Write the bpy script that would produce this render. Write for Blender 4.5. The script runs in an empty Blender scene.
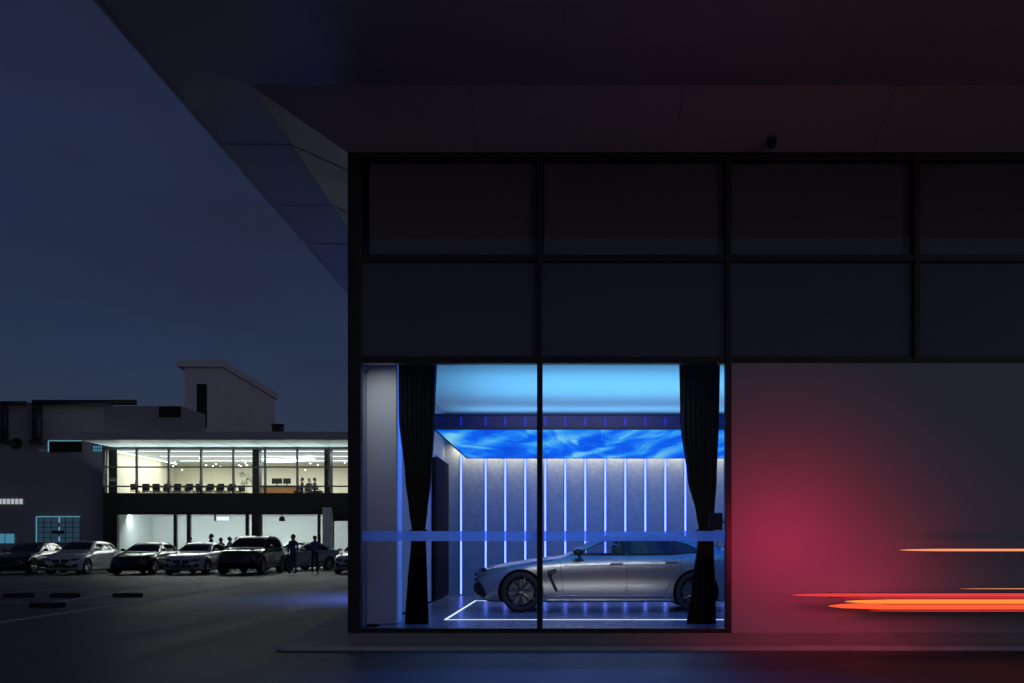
import bpy, bmesh, math, random
from mathutils import Vector, Matrix
from mathutils.bvhtree import BVHTree
R = math.radians
random.seed(7)
SC = bpy.context.scene
COL = SC.collection
EYE = 1.41
VPX, VPY, F = 565.0, 545.0, 1000.0

def PX(px, D): return (px - VPX) * D / F          # survey helper: world x of a point measured at distance D
def PZ(py, D): return EYE + (VPY - py) * D / F

# ------------------------------------------------------------------ materials
def nmat(name):
    m = bpy.data.materials.new(name); m.use_nodes = True
    nt = m.node_tree; nt.nodes.clear()
    out = nt.nodes.new('ShaderNodeOutputMaterial')
    return m, nt, out

def pbr(name, col, rough=0.5, metal=0.0, var=0.12, scale=6.0, bump=0.0, bscale=60.0, coat=0.0, spec=0.5, stretch=None, rvar=0.1):
    m, nt, out = nmat(name)
    N, L = nt.nodes, nt.links
    b = N.new('ShaderNodeBsdfPrincipled')
    b.inputs['Roughness'].default_value = rough
    b.inputs['Metallic'].default_value = metal
    b.inputs['Coat Weight'].default_value = coat
    b.inputs['Coat Roughness'].default_value = 0.05
    b.inputs['Specular IOR Level'].default_value = spec
    tc = N.new('ShaderNodeTexCoord')
    mp = N.new('ShaderNodeMapping')
    if stretch: mp.inputs['Scale'].default_value = stretch
    L.new(tc.outputs['Object'], mp.inputs['Vector'])
    nz = N.new('ShaderNodeTexNoise'); nz.inputs['Scale'].default_value = scale
    nz.inputs['Detail'].default_value = 6
    L.new(mp.outputs['Vector'], nz.inputs['Vector'])
    mx = N.new('ShaderNodeMix'); mx.data_type = 'RGBA'
    c = Vector(col)
    mx.inputs['A'].default_value = (*(c * (1 - var)), 1)
    mx.inputs['B'].default_value = (*(c * (1 + var)), 1)
    L.new(nz.outputs['Fac'], mx.inputs['Factor'])
    L.new(mx.outputs['Result'], b.inputs['Base Color'])
    if rvar:
        mr = N.new('ShaderNodeMapRange')
        mr.inputs['To Min'].default_value = max(0.02, rough * (1 - rvar * 2)); mr.inputs['To Max'].default_value = min(1, rough * (1 + rvar * 2))
        L.new(nz.outputs['Fac'], mr.inputs['Value']); L.new(mr.outputs['Result'], b.inputs['Roughness'])
    if bump:
        n2 = N.new('ShaderNodeTexNoise'); n2.inputs['Scale'].default_value = bscale; n2.inputs['Detail'].default_value = 4
        L.new(mp.outputs['Vector'], n2.inputs['Vector'])
        bp = N.new('ShaderNodeBump'); bp.inputs['Strength'].default_value = bump; bp.inputs['Distance'].default_value = 0.01
        L.new(n2.outputs['Fac'], bp.inputs['Height']); L.new(bp.outputs['Normal'], b.inputs['Normal'])
    L.new(b.outputs['BSDF'], out.inputs['Surface'])
    return m

def emit(name, col, s):
    m, nt, out = nmat(name)
    e = nt.nodes.new('ShaderNodeEmission')
    e.inputs['Color'].default_value = (*col, 1); e.inputs['Strength'].default_value = s
    nt.links.new(e.outputs['Emission'], out.inputs['Surface'])
    return m

def glass(name, tint=(0.93, 0.96, 0.97), refl=(1, 1, 1), rough=0.0, ior=1.45):
    m, nt, out = nmat(name)
    N, L = nt.nodes, nt.links
    t = N.new('ShaderNodeBsdfTransparent'); t.inputs['Color'].default_value = (*tint, 1)
    g = N.new('ShaderNodeBsdfGlossy'); g.inputs['Color'].default_value = (*refl, 1); g.inputs['Roughness'].default_value = rough
    f = N.new('ShaderNodeFresnel'); f.inputs['IOR'].default_value = ior
    mx = N.new('ShaderNodeMixShader')
    L.new(f.outputs['Fac'], mx.inputs['Fac']); L.new(t.outputs['BSDF'], mx.inputs[1]); L.new(g.outputs['BSDF'], mx.inputs[2])
    L.new(mx.outputs['Shader'], out.inputs['Surface'])
    return m

M = {}
M['frame'] = pbr('black_aluminium', (0.05, 0.048, 0.05), 0.4, 0.2, 0.2, 3)
M['glass'] = glass('clear_glass', ior=1.28)
M['tint_glass'] = glass('tinted_glass', (0.10, 0.13, 0.40), refl=(0.8, 0.7, 0.9), rough=0.5, ior=1.6)
M['spandrel'] = pbr('dark_spandrel_glass', (0.14, 0.15, 0.19), 0.12, 0, 0.12, 0.6, spec=0.6)
M['upper_glass'] = glass('smoked_glass', (0.85, 0.85, 0.87))
M['blind'] = pbr('grey_roller_blind', (0.75, 0.75, 0.77), 0.8, 0, 0.10, 1.2, stretch=(0.3, 1, 5))
M['soffit'] = pbr('satin_metal_soffit', (0.88, 0.87, 0.89), 0.58, 0.5, 0.08, 0.7)
M['plaster'] = pbr('pale_wall_panel', (0.48, 0.51, 0.56), 0.6, 0, 0.05, 0.5, bump=0.03, bscale=90)
M['plinth'] = pbr('dark_stone_plinth', (0.36, 0.34, 0.35), 0.5, 0, 0.25, 3, bump=0.1)
M['inner_wall'] = pbr('grey_inner_wall', (0.34, 0.35, 0.38), 0.6, 0, 0.06, 1.5)
M['backwall'] = pbr('textured_grey_back_wall', (0.27, 0.27, 0.28), 0.65, 0, 0.35, 14, bump=0.3, bscale=40)
M['white_ceiling'] = pbr('white_ceiling', (0.78, 0.79, 0.8), 0.7, 0, 0.02, 1)
M['gloss_floor'] = pbr('polished_grey_floor', (0.12, 0.12, 0.135), 0.26, 0, 0.15, 2, spec=0.5)
M['black_cloth'] = pbr('black_curtain_cloth', (0.012, 0.012, 0.014), 0.9, 0, 0.3, 20, bump=0.15, bscale=200, spec=0.1)
M['black_plastic'] = pbr('black_plastic', (0.015, 0.015, 0.016), 0.45, 0, 0.2, 8)
M['column'] = pbr('pale_column_cladding', (0.85, 0.85, 0.87), 0.5, 0, 0.05, 1)
M['strip'] = emit('blue_white_strip', (0.125, 0.19, 1.0), 4.6)
M['white_line'] = emit('white_floor_line', (0.62, 0.78, 1.0), 1.5)
M['wash'] = emit('warm_white_wash', (1.0, 0.97, 0.82), 14.0)
M['tyre'] = pbr('tyre_rubber', (0.018, 0.018, 0.019), 0.8, 0, 0.2, 20)
M['rim_dark'] = pbr('dark_alloy', (0.09, 0.09, 0.1), 0.2, 0.85, 0.1, 5)
M['rim_silver'] = pbr('silver_alloy', (0.5, 0.5, 0.52), 0.3, 0.8, 0.1, 5)
M['disc'] = pbr('brake_disc_steel', (0.15, 0.15, 0.155), 0.4, 0.8, 0.15, 20)
M['car_glass_dark'] = pbr('dark_car_glass', (0.008, 0.009, 0.011), 0.05, 0, 0.1, 2, spec=0.8)
M['car_glass'] = glass('car_side_glass', (0.80, 0.83, 0.85))
M['lamp_glass'] = pbr('headlamp_lens', (0.10, 0.11, 0.13), 0.08, 0.3, 0.3, 25, coat=1.0)
M['tail_glass'] = pbr('red_lamp_lens', (0.16, 0.01, 0.012), 0.1, 0, 0.2, 20, coat=1.0)
M['chrome'] = pbr('bright_trim', (0.55, 0.56, 0.58), 0.18, 1.0, 0.05, 5)
M['seam'] = pbr('black_seam', (0.006, 0.006, 0.007), 0.7, 0, 0.1, 5)
M['plate'] = pbr('blank_number_plate', (0.05, 0.065, 0.16), 0.4, 0, 0.1, 8)
M['hero_paint'] = pbr('satin_silver_grey_paint', (0.36, 0.365, 0.375), 0.30, 0.85, 0.03, 3, rvar=0.02, coat=0.25)
M['white_paint'] = pbr('white_car_paint', (0.80, 0.82, 0.86), 0.25, 0, 0.03, 3, coat=1.0)
M['black_paint'] = pbr('black_car_paint', (0.010, 0.010, 0.012), 0.2, 0, 0.1, 3, coat=1.0)
M['grey_paint'] = pbr('dark_grey_car_paint', (0.05, 0.055, 0.065), 0.25, 0.3, 0.05, 3, coat=1.0)
M['silver_paint'] = pbr('silver_car_paint', (0.42, 0.43, 0.44), 0.28, 0.5, 0.05, 3, coat=1.0)
M['render_grey'] = pbr('grey_painted_render', (0.37, 0.365, 0.42), 0.8, 0, 0.12, 0.6, bump=0.1, bscale=20)
M['render_pale'] = pbr('pale_painted_render', (0.70, 0.74, 0.82), 0.8, 0, 0.1, 0.5, bump=0.1, bscale=20)
M['fascia'] = pbr('pale_fascia_metal', (0.48, 0.49, 0.56), 0.5, 0, 0.06, 0.8)
M['hall_dark'] = pbr('dark_brown_cladding', (0.020, 0.018, 0.018), 0.6, 0, 0.2, 1)
M['hall_soffit'] = pbr('white_soffit_panel', (0.62, 0.66, 0.66), 0.4, 0, 0.06, 0.6)
M['cream'] = pbr('cream_interior_wall', (0.58, 0.55, 0.42), 0.7, 0, 0.14, 0.35, stretch=(2.5, 1, 0.25))
M['teal_white'] = pbr('cool_white_interior_wall', (0.56, 0.62, 0.61), 0.7, 0, 0.06, 0.4)
M['wood'] = pbr('orange_wood', (0.42, 0.20, 0.07), 0.5, 0, 0.2, 4, stretch=(1, 8, 1))
M['hall_floor'] = pbr('beige_floor', (0.30, 0.28, 0.24), 0.3, 0, 0.1, 2)
M['hall_lamp'] = emit('cool_white_linear_lamp', (0.86, 0.96, 1.0), 6.0)
M['bulb'] = emit('small_white_bulb', (1.0, 0.98, 0.92), 9.0)
M['spot_lamp'] = emit('low_wall_lamp', (0.85, 0.97, 1.0), 10.0)
M['screen'] = emit('white_lit_screen', (0.82, 0.94, 1.0), 1.3)
M['cyan_window'] = emit('cyan_lit_window', (0.10, 0.36, 0.56), 0.55)
M['white_window'] = emit('white_lit_window', (0.72, 0.86, 0.84), 0.5)
M['cyan_line'] = emit('cyan_light_line', (0.22, 0.62, 0.80), 0.55)
M['dim_window'] = emit('dim_blue_lit_window', (0.05, 0.11, 0.18), 0.36)
M['dark_window'] = pbr('dark_window_glass', (0.008, 0.008, 0.010), 0.15, 0, 0.1, 1)
M['duct'] = pbr('dark_grey_duct_metal', (0.05, 0.05, 0.058), 0.5, 0.3, 0.15, 2)
M['kerb'] = pbr('concrete_kerb', (0.30, 0.30, 0.30), 0.7, 0, 0.2, 4, bump=0.15)
M['line_paint'] = pbr('worn_white_road_paint', (0.80, 0.80, 0.80), 0.6, 0, 0.25, 5)
M['leaf'] = pbr('dark_green_leaf', (0.035, 0.06, 0.025), 0.6, 0, 0.4, 10)
M['bark'] = pbr('brown_stem', (0.06, 0.04, 0.03), 0.8, 0, 0.3, 10)
M['pot'] = pbr('dark_planter', (0.04, 0.04, 0.045), 0.5, 0, 0.2, 6)
M['skin'] = pbr('skin', (0.42, 0.27, 0.20), 0.55, 0, 0.06, 10)
M['hair'] = pbr('black_hair', (0.012, 0.010, 0.010), 0.6, 0, 0.3, 40)
M['blue_cloth'] = pbr('blue_work_cloth', (0.10, 0.14, 0.34), 0.85, 0, 0.2, 10)
M['navy_cloth'] = pbr('navy_cloth', (0.035, 0.045, 0.10), 0.85, 0, 0.2, 10)
M['dark_cloth'] = pbr('black_cloth', (0.016, 0.016, 0.018), 0.85, 0, 0.2, 10)
M['pale_cloth'] = pbr('pale_grey_cloth', (0.36, 0.38, 0.42), 0.85, 0, 0.15, 10)
M['shoe'] = pbr('pale_shoe', (0.38, 0.38, 0.4), 0.6, 0, 0.15, 10)
M['eye'] = pbr('dark_eye', (0.02, 0.015, 0.012), 0.2, 0, 0.1, 10)
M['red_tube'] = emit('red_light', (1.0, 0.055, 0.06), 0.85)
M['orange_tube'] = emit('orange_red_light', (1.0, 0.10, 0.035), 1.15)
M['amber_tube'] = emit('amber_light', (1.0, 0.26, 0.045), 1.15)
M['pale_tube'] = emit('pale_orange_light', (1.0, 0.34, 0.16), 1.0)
M['bracket'] = pbr('slim_dark_bracket', (0.03, 0.03, 0.032), 0.6, 0, 0.1, 5)

def film_mat():
    m, nt, out = nmat('frosted_film'); N, L = nt.nodes, nt.links
    t = N.new('ShaderNodeBsdfTransparent'); t.inputs['Color'].default_value = (0.35, 0.5, 0.9, 1)
    tr = N.new('ShaderNodeBsdfTranslucent'); tr.inputs['Color'].default_value = (0.85, 0.9, 0.97, 1)
    df = N.new('ShaderNodeBsdfDiffuse'); df.inputs['Color'].default_value = (0.30, 0.36, 0.5, 1)
    nz = N.new('ShaderNodeTexNoise'); nz.inputs['Scale'].default_value = 1.5
    mr = N.new('ShaderNodeMapRange'); mr.inputs['To Min'].default_value = 0.10; mr.inputs['To Max'].default_value = 0.16
    L.new(nz.outputs['Fac'], mr.inputs['Value'])
    m1 = N.new('ShaderNodeMixShader'); L.new(mr.outputs['Result'], m1.inputs['Fac'])
    L.new(tr.outputs[0], m1.inputs[1]); L.new(df.outputs[0], m1.inputs[2])
    m2 = N.new('ShaderNodeMixShader'); m2.inputs['Fac'].default_value = 0.38
    L.new(m1.outputs[0], m2.inputs[1]); L.new(t.outputs[0], m2.inputs[2])
    L.new(m2.outputs[0], out.inputs['Surface'])
    return m
M['film'] = film_mat()

def video_mat():
    """the picture shown by the video ceiling: drifting blue silk-like swirls"""
    m, nt, out = nmat('blue_swirl_video'); N, L = nt.nodes, nt.links
    tc = N.new('ShaderNodeTexCoord'); mp = N.new('ShaderNodeMapping')
    mp.inputs['Rotation'].default_value = (0, 0, R(-38)); mp.inputs['Scale'].default_value = (0.55, 0.22, 1)
    L.new(tc.outputs['Object'], mp.inputs['Vector'])
    w = N.new('ShaderNodeTexNoise'); w.inputs['Scale'].default_value = 0.9; w.inputs['Detail'].default_value = 2.5
    w.inputs['Distortion'].default_value = 1.9
    L.new(mp.outputs['Vector'], w.inputs['Vector'])
    wv = N.new('ShaderNodeTexWave'); wv.inputs['Scale'].default_value = 0.8; wv.inputs['Distortion'].default_value = 9
    wv.inputs['Detail'].default_value = 3; wv.inputs['Detail Scale'].default_value = 0.8
    L.new(mp.outputs['Vector'], wv.inputs['Vector'])
    mix = N.new('ShaderNodeMix'); mix.data_type = 'FLOAT'; mix.inputs['Factor'].default_value = 0.16
    L.new(w.outputs['Fac'], mix.inputs['A']); L.new(wv.outputs['Fac'], mix.inputs['B'])
    fs = N.new('ShaderNodeTexNoise'); fs.inputs['Scale'].default_value = 1.0; fs.inputs['Detail'].default_value = 4; fs.inputs['Distortion'].default_value = 0.8
    mp2 = N.new('ShaderNodeMapping'); mp2.inputs['Rotation'].default_value = (0, 0, R(-38)); mp2.inputs['Scale'].default_value = (3.4, 0.22, 1)
    sc_ = N.new('ShaderNodeVectorMath'); sc_.operation = 'MULTIPLY_ADD'; sc_.inputs[1].default_value = (2.2, 2.2, 0)
    L.new(w.outputs['Color'], sc_.inputs[0]); L.new(tc.outputs['Object'], sc_.inputs[2])
    L.new(sc_.outputs[0], mp2.inputs['Vector']); L.new(mp2.outputs['Vector'], fs.inputs['Vector'])
    mix2 = N.new('ShaderNodeMix'); mix2.data_type = 'FLOAT'; mix2.inputs['Factor'].default_value = 0.34
    L.new(mix.outputs['Result'], mix2.inputs['A']); L.new(fs.outputs['Fac'], mix2.inputs['B'])
    mix = mix2
    cr = N.new('ShaderNodeValToRGB'); e = cr.color_ramp.elements
    e[0].position = 0.36; e[0].color = (0.003, 0.06, 0.55, 1)
    e[1].position = 0.65; e[1].color = (0.16, 0.48, 0.64, 1)
    a = cr.color_ramp.elements.new(0.46); a.color = (0.004, 0.10, 0.66, 1)
    a = cr.color_ramp.elements.new(0.535); a.color = (0.02, 0.22, 0.68, 1)
    L.new(mix.outputs['Result'], cr.inputs['Fac'])
    em = N.new('ShaderNodeEmission'); em.inputs['Strength'].default_value = 1.45
    L.new(cr.outputs['Color'], em.inputs['Color']); L.new(em.outputs[0], out.inputs['Surface'])
    return m
M['video'] = video_mat()

def asphalt():
    m, nt, out = nmat('asphalt'); N, L = nt.nodes, nt.links
    b = N.new('ShaderNodeBsdfPrincipled')
    tc = N.new('ShaderNodeTexCoord')
    n1 = N.new('ShaderNodeTexNoise'); n1.inputs['Scale'].default_value = 0.22; n1.inputs['Detail'].default_value = 6; n1.inputs['Roughness'].default_value = 0.65
    n2 = N.new('ShaderNodeTexNoise'); n2.inputs['Scale'].default_value = 55; n2.inputs['Detail'].default_value = 3
    mp = N.new('ShaderNodeMapping'); mp.inputs['Scale'].default_value = (1.6, 0.12, 1); mp.inputs['Rotation'].default_value = (0, 0, R(18))
    n3 = N.new('ShaderNodeTexNoise'); n3.inputs['Scale'].default_value = 0.8; n3.inputs['Detail'].default_value = 4
    for n in (n1, n2): L.new(tc.outputs['Object'], n.inputs['Vector'])
    L.new(tc.outputs['Object'], mp.inputs['Vector']); L.new(mp.outputs['Vector'], n3.inputs['Vector'])
    ad = N.new('ShaderNodeMath'); ad.operation = 'ADD'; L.new(n1.outputs['Fac'], ad.inputs[0]); L.new(n3.outputs['Fac'], ad.inputs[1])
    ad2 = N.new('ShaderNodeMath'); ad2.operation = 'MULTIPLY_ADD'; ad2.inputs[1].default_value = 0.6
    L.new(n2.outputs['Fac'], ad2.inputs[0]); L.new(ad.outputs[0], ad2.inputs[2])
    cr = N.new('ShaderNodeValToRGB'); e = cr.color_ramp.elements
    e[0].position = 0.9 / 2; e[0].color = (0.085, 0.082, 0.078, 1); e[1].position = 1.0; e[1].color = (0.29, 0.28, 0.265, 1)
    dv = N.new('ShaderNodeMath'); dv.operation = 'DIVIDE'; dv.inputs[1].default_value = 2.0
    L.new(ad2.outputs[0], dv.inputs[0]); L.new(dv.outputs[0], cr.inputs['Fac'])
    L.new(cr.outputs['Color'], b.inputs['Base Color'])
    mr = N.new('ShaderNodeMapRange'); mr.inputs['To Min'].default_value = 0.42; mr.inputs['To Max'].default_value = 0.68
    L.new(n3.outputs['Fac'], mr.inputs['Value']); L.new(mr.outputs['Result'], b.inputs['Roughness'])
    bp = N.new('ShaderNodeBump'); bp.inputs['Strength'].default_value = 0.5; bp.inputs['Distance'].default_value = 0.012
    L.new(n2.outputs['Fac'], bp.inputs['Height']); L.new(bp.outputs['Normal'], b.inputs['Normal'])
    L.new(b.outputs[0], out.inputs['Surface'])
    return m
M['asphalt'] = asphalt()
M['paving'] = pbr('pale_concrete_paving', (0.72, 0.72, 0.73), 0.65, 0, 0.25, 2.5, bump=0.2, bscale=30)

# ------------------------------------------------------------------ mesh helpers
class MB:
    def __init__(s): s.bm = bmesh.new()
    def box(s, x0, x1, y0, y1, z0, z1, bev=0.0):
        vs = [s.bm.verts.new((x, y, z)) for x in (x0, x1) for y in (y0, y1) for z in (z0, z1)]
        fs = [(0, 1, 3, 2), (4, 6, 7, 5), (0, 4, 5, 1), (2, 3, 7, 6), (0, 2, 6, 4), (1, 5, 7, 3)]
        faces = [s.bm.faces.new([vs[i] for i in f]) for f in fs]
        if bev:
            es = list({e for f in faces for e in f.edges})
            bmesh.ops.bevel(s.bm, geom=es, offset=bev, segments=2, affect='EDGES', profile=0.5)
        return s
    def tube(s, pts, r, n=10, rs=None, cap=True, flat=1.0):
        pts = [Vector(p) for p in pts]; rings = []
        up = Vector((0, 0, 1))
        for i, p in enumerate(pts):
            t = (pts[min(i + 1, len(pts) - 1)] - pts[max(i - 1, 0)]).normalized()
            a = t.cross(up)
            if a.length < 1e-3: a = t.cross(Vector((1, 0, 0)))
            a.normalize(); b = a.cross(t).normalized()
            rr = rs[i] if rs else r
            rings.append([s.bm.verts.new(p + a * math.cos(2 * math.pi * k / n) * rr + b * math.sin(2 * math.pi * k / n) * rr * flat) for k in range(n)])
        for q in range(len(rings) - 1):
            for k in range(n):
                s.bm.faces.new((rings[q][k], rings[q][(k + 1) % n], rings[q + 1][(k + 1) % n], rings[q + 1][k]))
        if cap:
            s.bm.faces.new(rings[0][::-1]); s.bm.faces.new(rings[-1])
        return s
    def lathe(s, prof, n=28, axis='y', c=(0, 0, 0)):
        """prof: list of (radius, along) -> closed surface of revolution"""
        rings = []; c = Vector(c)
        for (r, a) in prof:
            ring = []
            for k in range(n):
                t = 2 * math.pi * k / n; u, v = r * math.cos(t), r * math.sin(t)
                p = Vector((u, a, v)) if axis == 'y' else (Vector((u, v, a)) if axis == 'z' else Vector((a, u, v)))
                ring.append(s.bm.verts.new(c + p))
            rings.append(ring)
        for q in range(len(rings) - 1):
            for k in range(n):
                s.bm.faces.new((rings[q][k], rings[q][(k + 1) % n], rings[q + 1][(k + 1) % n], rings[q + 1][k]))
        s.bm.faces.new(rings[0][::-1]); s.bm.faces.new(rings[-1])
        return s
    def prism(s, poly, axis, a0, a1):
        """poly in the other two axes, extruded along axis"""
        def P(u, v, a): return (a, u, v) if axis == 'x' else ((u, a, v) if axis == 'y' else (u, v, a))
        A = [s.bm.verts.new(P(u, v, a0)) for u, v in poly]; B = [s.bm.verts.new(P(u, v, a1)) for u, v in poly]
        n = len(poly)
        s.bm.faces.new(A[::-1]); s.bm.faces.new(B)
        for k in range(n): s.bm.faces.new((A[k], A[(k + 1) % n], B[(k + 1) % n], B[k]))
        return s
    def ball(s, c, r, sc=(1, 1, 1), seg=12, rings=8):
        g = bmesh.ops.create_uvsphere(s.bm, u_segments=seg, v_segments=rings, radius=r)
        for v in g['verts']: v.co = Vector((v.co.x * sc[0], v.co.y * sc[1], v.co.z * sc[2])) + Vector(c)
        return s
    def build(s, name, mat, parent=None, smooth=False, loc=None):
        bmesh.ops.recalc_face_normals(s.bm, faces=s.bm.faces[:])
        me = bpy.data.meshes.new(name); s.bm.to_mesh(me); s.bm.free()
        return link_mesh(name, me, mat, parent, smooth, loc)

def link_mesh(name, me, mat, parent=None, smooth=False, loc=None):
    if mat is not None:
        for m in (mat if isinstance(mat, list) else [mat]): me.materials.append(m)
    if smooth:
        for p in me.polygons: p.use_smooth = True
    o = bpy.data.objects.new(name, me); COL.objects.link(o)
    if parent: o.parent = parent
    if loc: o.location = loc
    return o

def tag(o, label=None, cat=None, group=None, kind=None):
    if label: o['label'] = label
    if cat: o['category'] = cat
    if group: o['group'] = group
    if kind: o['kind'] = kind
    return o
def empty(name, loc=(0, 0, 0), rz=0.0):
    o = bpy.data.objects.new(name, None); COL.objects.link(o); o.location = loc; o.rotation_euler = (0, 0, rz)
    o.empty_display_size = 0.3
    return o
def copy_tree(o, parent=None):
    c = o.copy(); COL.objects.link(c)
    if parent is not None: c.parent = parent
    for ch in [x for x in bpy.data.objects if x.parent == o]: copy_tree(ch, c)
    return c
def box_obj(name, b, mat, parent=None, bev=0.0):
    return MB().box(*b, bev=bev).build(name, mat, parent)

def evaluated_mesh(o):
    dg = bpy.context.evaluated_depsgraph_get(); dg.update()
    return bpy.data.meshes.new_from_object(o.evaluated_get(dg), depsgraph=dg)

# ------------------------------------------------------------------ camera, sky, sun
cam_d = bpy.data.cameras.new('camera'); cam = bpy.data.objects.new('camera', cam_d); COL.objects.link(cam)
cam.location = (0, 0, EYE); cam.rotation_euler = (R(90), 0, 0)
cam_d.sensor_width = 36; cam_d.lens = F / 1024 * 36
cam_d.shift_x = -(VPX - 512) / 1024; cam_d.shift_y = (VPY - 341.5) / 1024
cam_d.clip_start = 0.1; cam_d.clip_end = 3000
SC.camera = cam

SUN_EL, SUN_AZ = 6.0, 132.0      # dusk: a very low sun off to the side, behind the camera, sky dimmed to the photograph's blue
W = bpy.data.worlds.new('World'); SC.world = W; W.use_nodes = True
nt = W.node_tree; nt.nodes.clear()
sky = nt.nodes.new('ShaderNodeTexSky'); sky.sky_type = 'NISHITA'; sky.sun_disc = False
sky.sun_elevation = R(SUN_EL); sky.sun_rotation = R(SUN_AZ); sky.ozone_density = 6.0; sky.dust_density = 0.3; sky.air_density = 1.0
tint = nt.nodes.new('ShaderNodeMix'); tint.data_type = 'RGBA'; tint.blend_type = 'MULTIPLY'; tint.inputs['Factor'].default_value = 1.0
tint.inputs['B'].default_value = (1.95, 0.89, 0.93, 1)
glow = nt.nodes.new('ShaderNodeMix'); glow.data_type = 'RGBA'; glow.blend_type = 'ADD'; glow.inputs['Factor'].default_value = 1.0
glow.inputs['B'].default_value = (0.46, 0.30, 0.30, 1)      # even town glow under the thin cloud
bg = nt.nodes.new('ShaderNodeBackground'); bg.inputs['Strength'].default_value = 0.0195
wo = nt.nodes.new('ShaderNodeOutputWorld')
nt.links.new(sky.outputs['Color'], tint.inputs['A']); stc = nt.nodes.new('ShaderNodeTexCoord'); smp = nt.nodes.new('ShaderNodeMapping'); smp.inputs['Scale'].default_value = (1.0, 1.0, 3.2)
cl_n = nt.nodes.new('ShaderNodeTexNoise'); cl_n.inputs['Scale'].default_value = 2.2; cl_n.inputs['Detail'].default_value = 4
cl_r = nt.nodes.new('ShaderNodeMapRange'); cl_r.inputs['From Min'].default_value = 0.3; cl_r.inputs['From Max'].default_value = 0.7; cl_r.inputs['To Min'].default_value = 0.80; cl_r.inputs['To Max'].default_value = 1.16
cl_m = nt.nodes.new('ShaderNodeVectorMath'); cl_m.operation = 'SCALE'      # thin dusk haze: the sky's own unevenness
nt.links.new(stc.outputs['Generated'], smp.inputs['Vector']); nt.links.new(smp.outputs['Vector'], cl_n.inputs['Vector']); nt.links.new(cl_n.outputs['Fac'], cl_r.inputs['Value'])
nt.links.new(tint.outputs['Result'], cl_m.inputs[0]); nt.links.new(cl_r.outputs['Result'], cl_m.inputs['Scale'])
nt.links.new(cl_m.outputs['Vector'], glow.inputs['A']); nt.links.new(glow.outputs['Result'], bg.inputs['Color']); nt.links.new(bg.outputs[0], wo.inputs['Surface'])
sun_d = bpy.data.lights.new('sun', 'SUN'); sun_d.energy = 0.12; sun_d.angle = R(40); sun_d.color = (0.70, 0.86, 1.0)
sun = bpy.data.objects.new('sun', sun_d); COL.objects.link(sun); sun.rotation_euler = (R(90 - SUN_EL), 0, R(180 - SUN_AZ))
sun.location = (5, -30, 20)

SC.view_settings.view_transform = 'Standard'; SC.view_settings.look = 'None'; SC.view_settings.exposure = 0; SC.view_settings.gamma = 1
SC.view_settings.use_curve_mapping = False
SC.cycles.use_denoising = True
try: SC.cycles.denoiser = 'OPENIMAGEDENOISE'
except Exception: pass
SC.cycles.max_bounces = 10; SC.cycles.transparent_max_bounces = 16; SC.cycles.diffuse_bounces = 5; SC.cycles.glossy_bounces = 4
SC.cycles.sample_clamp_indirect = 4.0; SC.cycles.caustics_reflective = False; SC.cycles.caustics_refractive = False

# ------------------------------------------------------------------ ground
def ground_z(y):
    t = min(1, max(0, (y - 26) / 10)); return 0.1 * t * t * (3 - 2 * t)
def ground():
    bm = bmesh.new(); ys = [-80, -20, 0, 12, 20] + [26 + k for k in range(11)] + [45, 70, 150, 600, 1500]
    xs = [-1500, -300, -60, -30, -15, 0, 15, 30, 60, 300, 1500]
    g = [[bm.verts.new((x, y, ground_z(y))) for x in xs] for y in ys]
    for j in range(len(ys) - 1):
        for i in range(len(xs) - 1): bm.faces.new((g[j][i], g[j][i + 1], g[j + 1][i + 1], g[j + 1][i]))
    me = bpy.data.meshes.new('asphalt_ground'); bm.to_mesh(me); bm.free()
    return tag(link_mesh('asphalt_ground', me, M['asphalt'], smooth=True), 'dark worn asphalt of the car park and road', 'ground', kind='structure')
ground()
def strip(name, pts, w, label):
    """painted line following the ground, 4 mm above it"""
    bm = bmesh.new(); (x0, y0), (x1, y1) = pts
    n = 14; d = Vector((x1 - x0, y1 - y0)).normalized(); nn = Vector((-d.y, d.x)) * w / 2; prev = None
    for k in range(n + 1):
        t = k / n; x, y = x0 + (x1 - x0) * t, y0 + (y1 - y0) * t
        a = bm.verts.new((x + nn.x, y + nn.y, ground_z(y + nn.y) + 0.006)); b = bm.verts.new((x - nn.x, y - nn.y, ground_z(y - nn.y) + 0.006))
        if prev: bm.faces.new((prev[0], a, b, prev[1]))
        prev = (a, b)
    me = bpy.data.meshes.new(name); bm.to_mesh(me); bm.free()
    tag(link_mesh(name, me, M['line_paint']), label, 'road marking', kind='structure')
strip('parking_line', [(-10.2, 17.0), (-10.9, 33.6)], 0.22, 'long white bay line running from the near edge toward the parked cars')
strip('parking_line', [(-12.5, 24.3), (-13.5, 33.6)], 0.19, 'white bay line starting at the cross line on the asphalt')
strip('parking_line', [(-16.6, 28.0), (-14.3, 33.4)], 0.19, 'faint slanting white bay line furthest along the asphalt')
strip('parking_line', [(-20.0, 24.3), (-10.6, 24.3)], 0.19, 'white cross line joining the bay lines')
strip('parking_line', [(-11.0, 45.5), (-8.5, 48.0)], 0.19, 'short white line on the asphalt past the two people')
strip('parking_line', [(-13.0, 33.0), (-11.4, 33.1)], 0.10, 'short worn white dash at the end of a bay')

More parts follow.
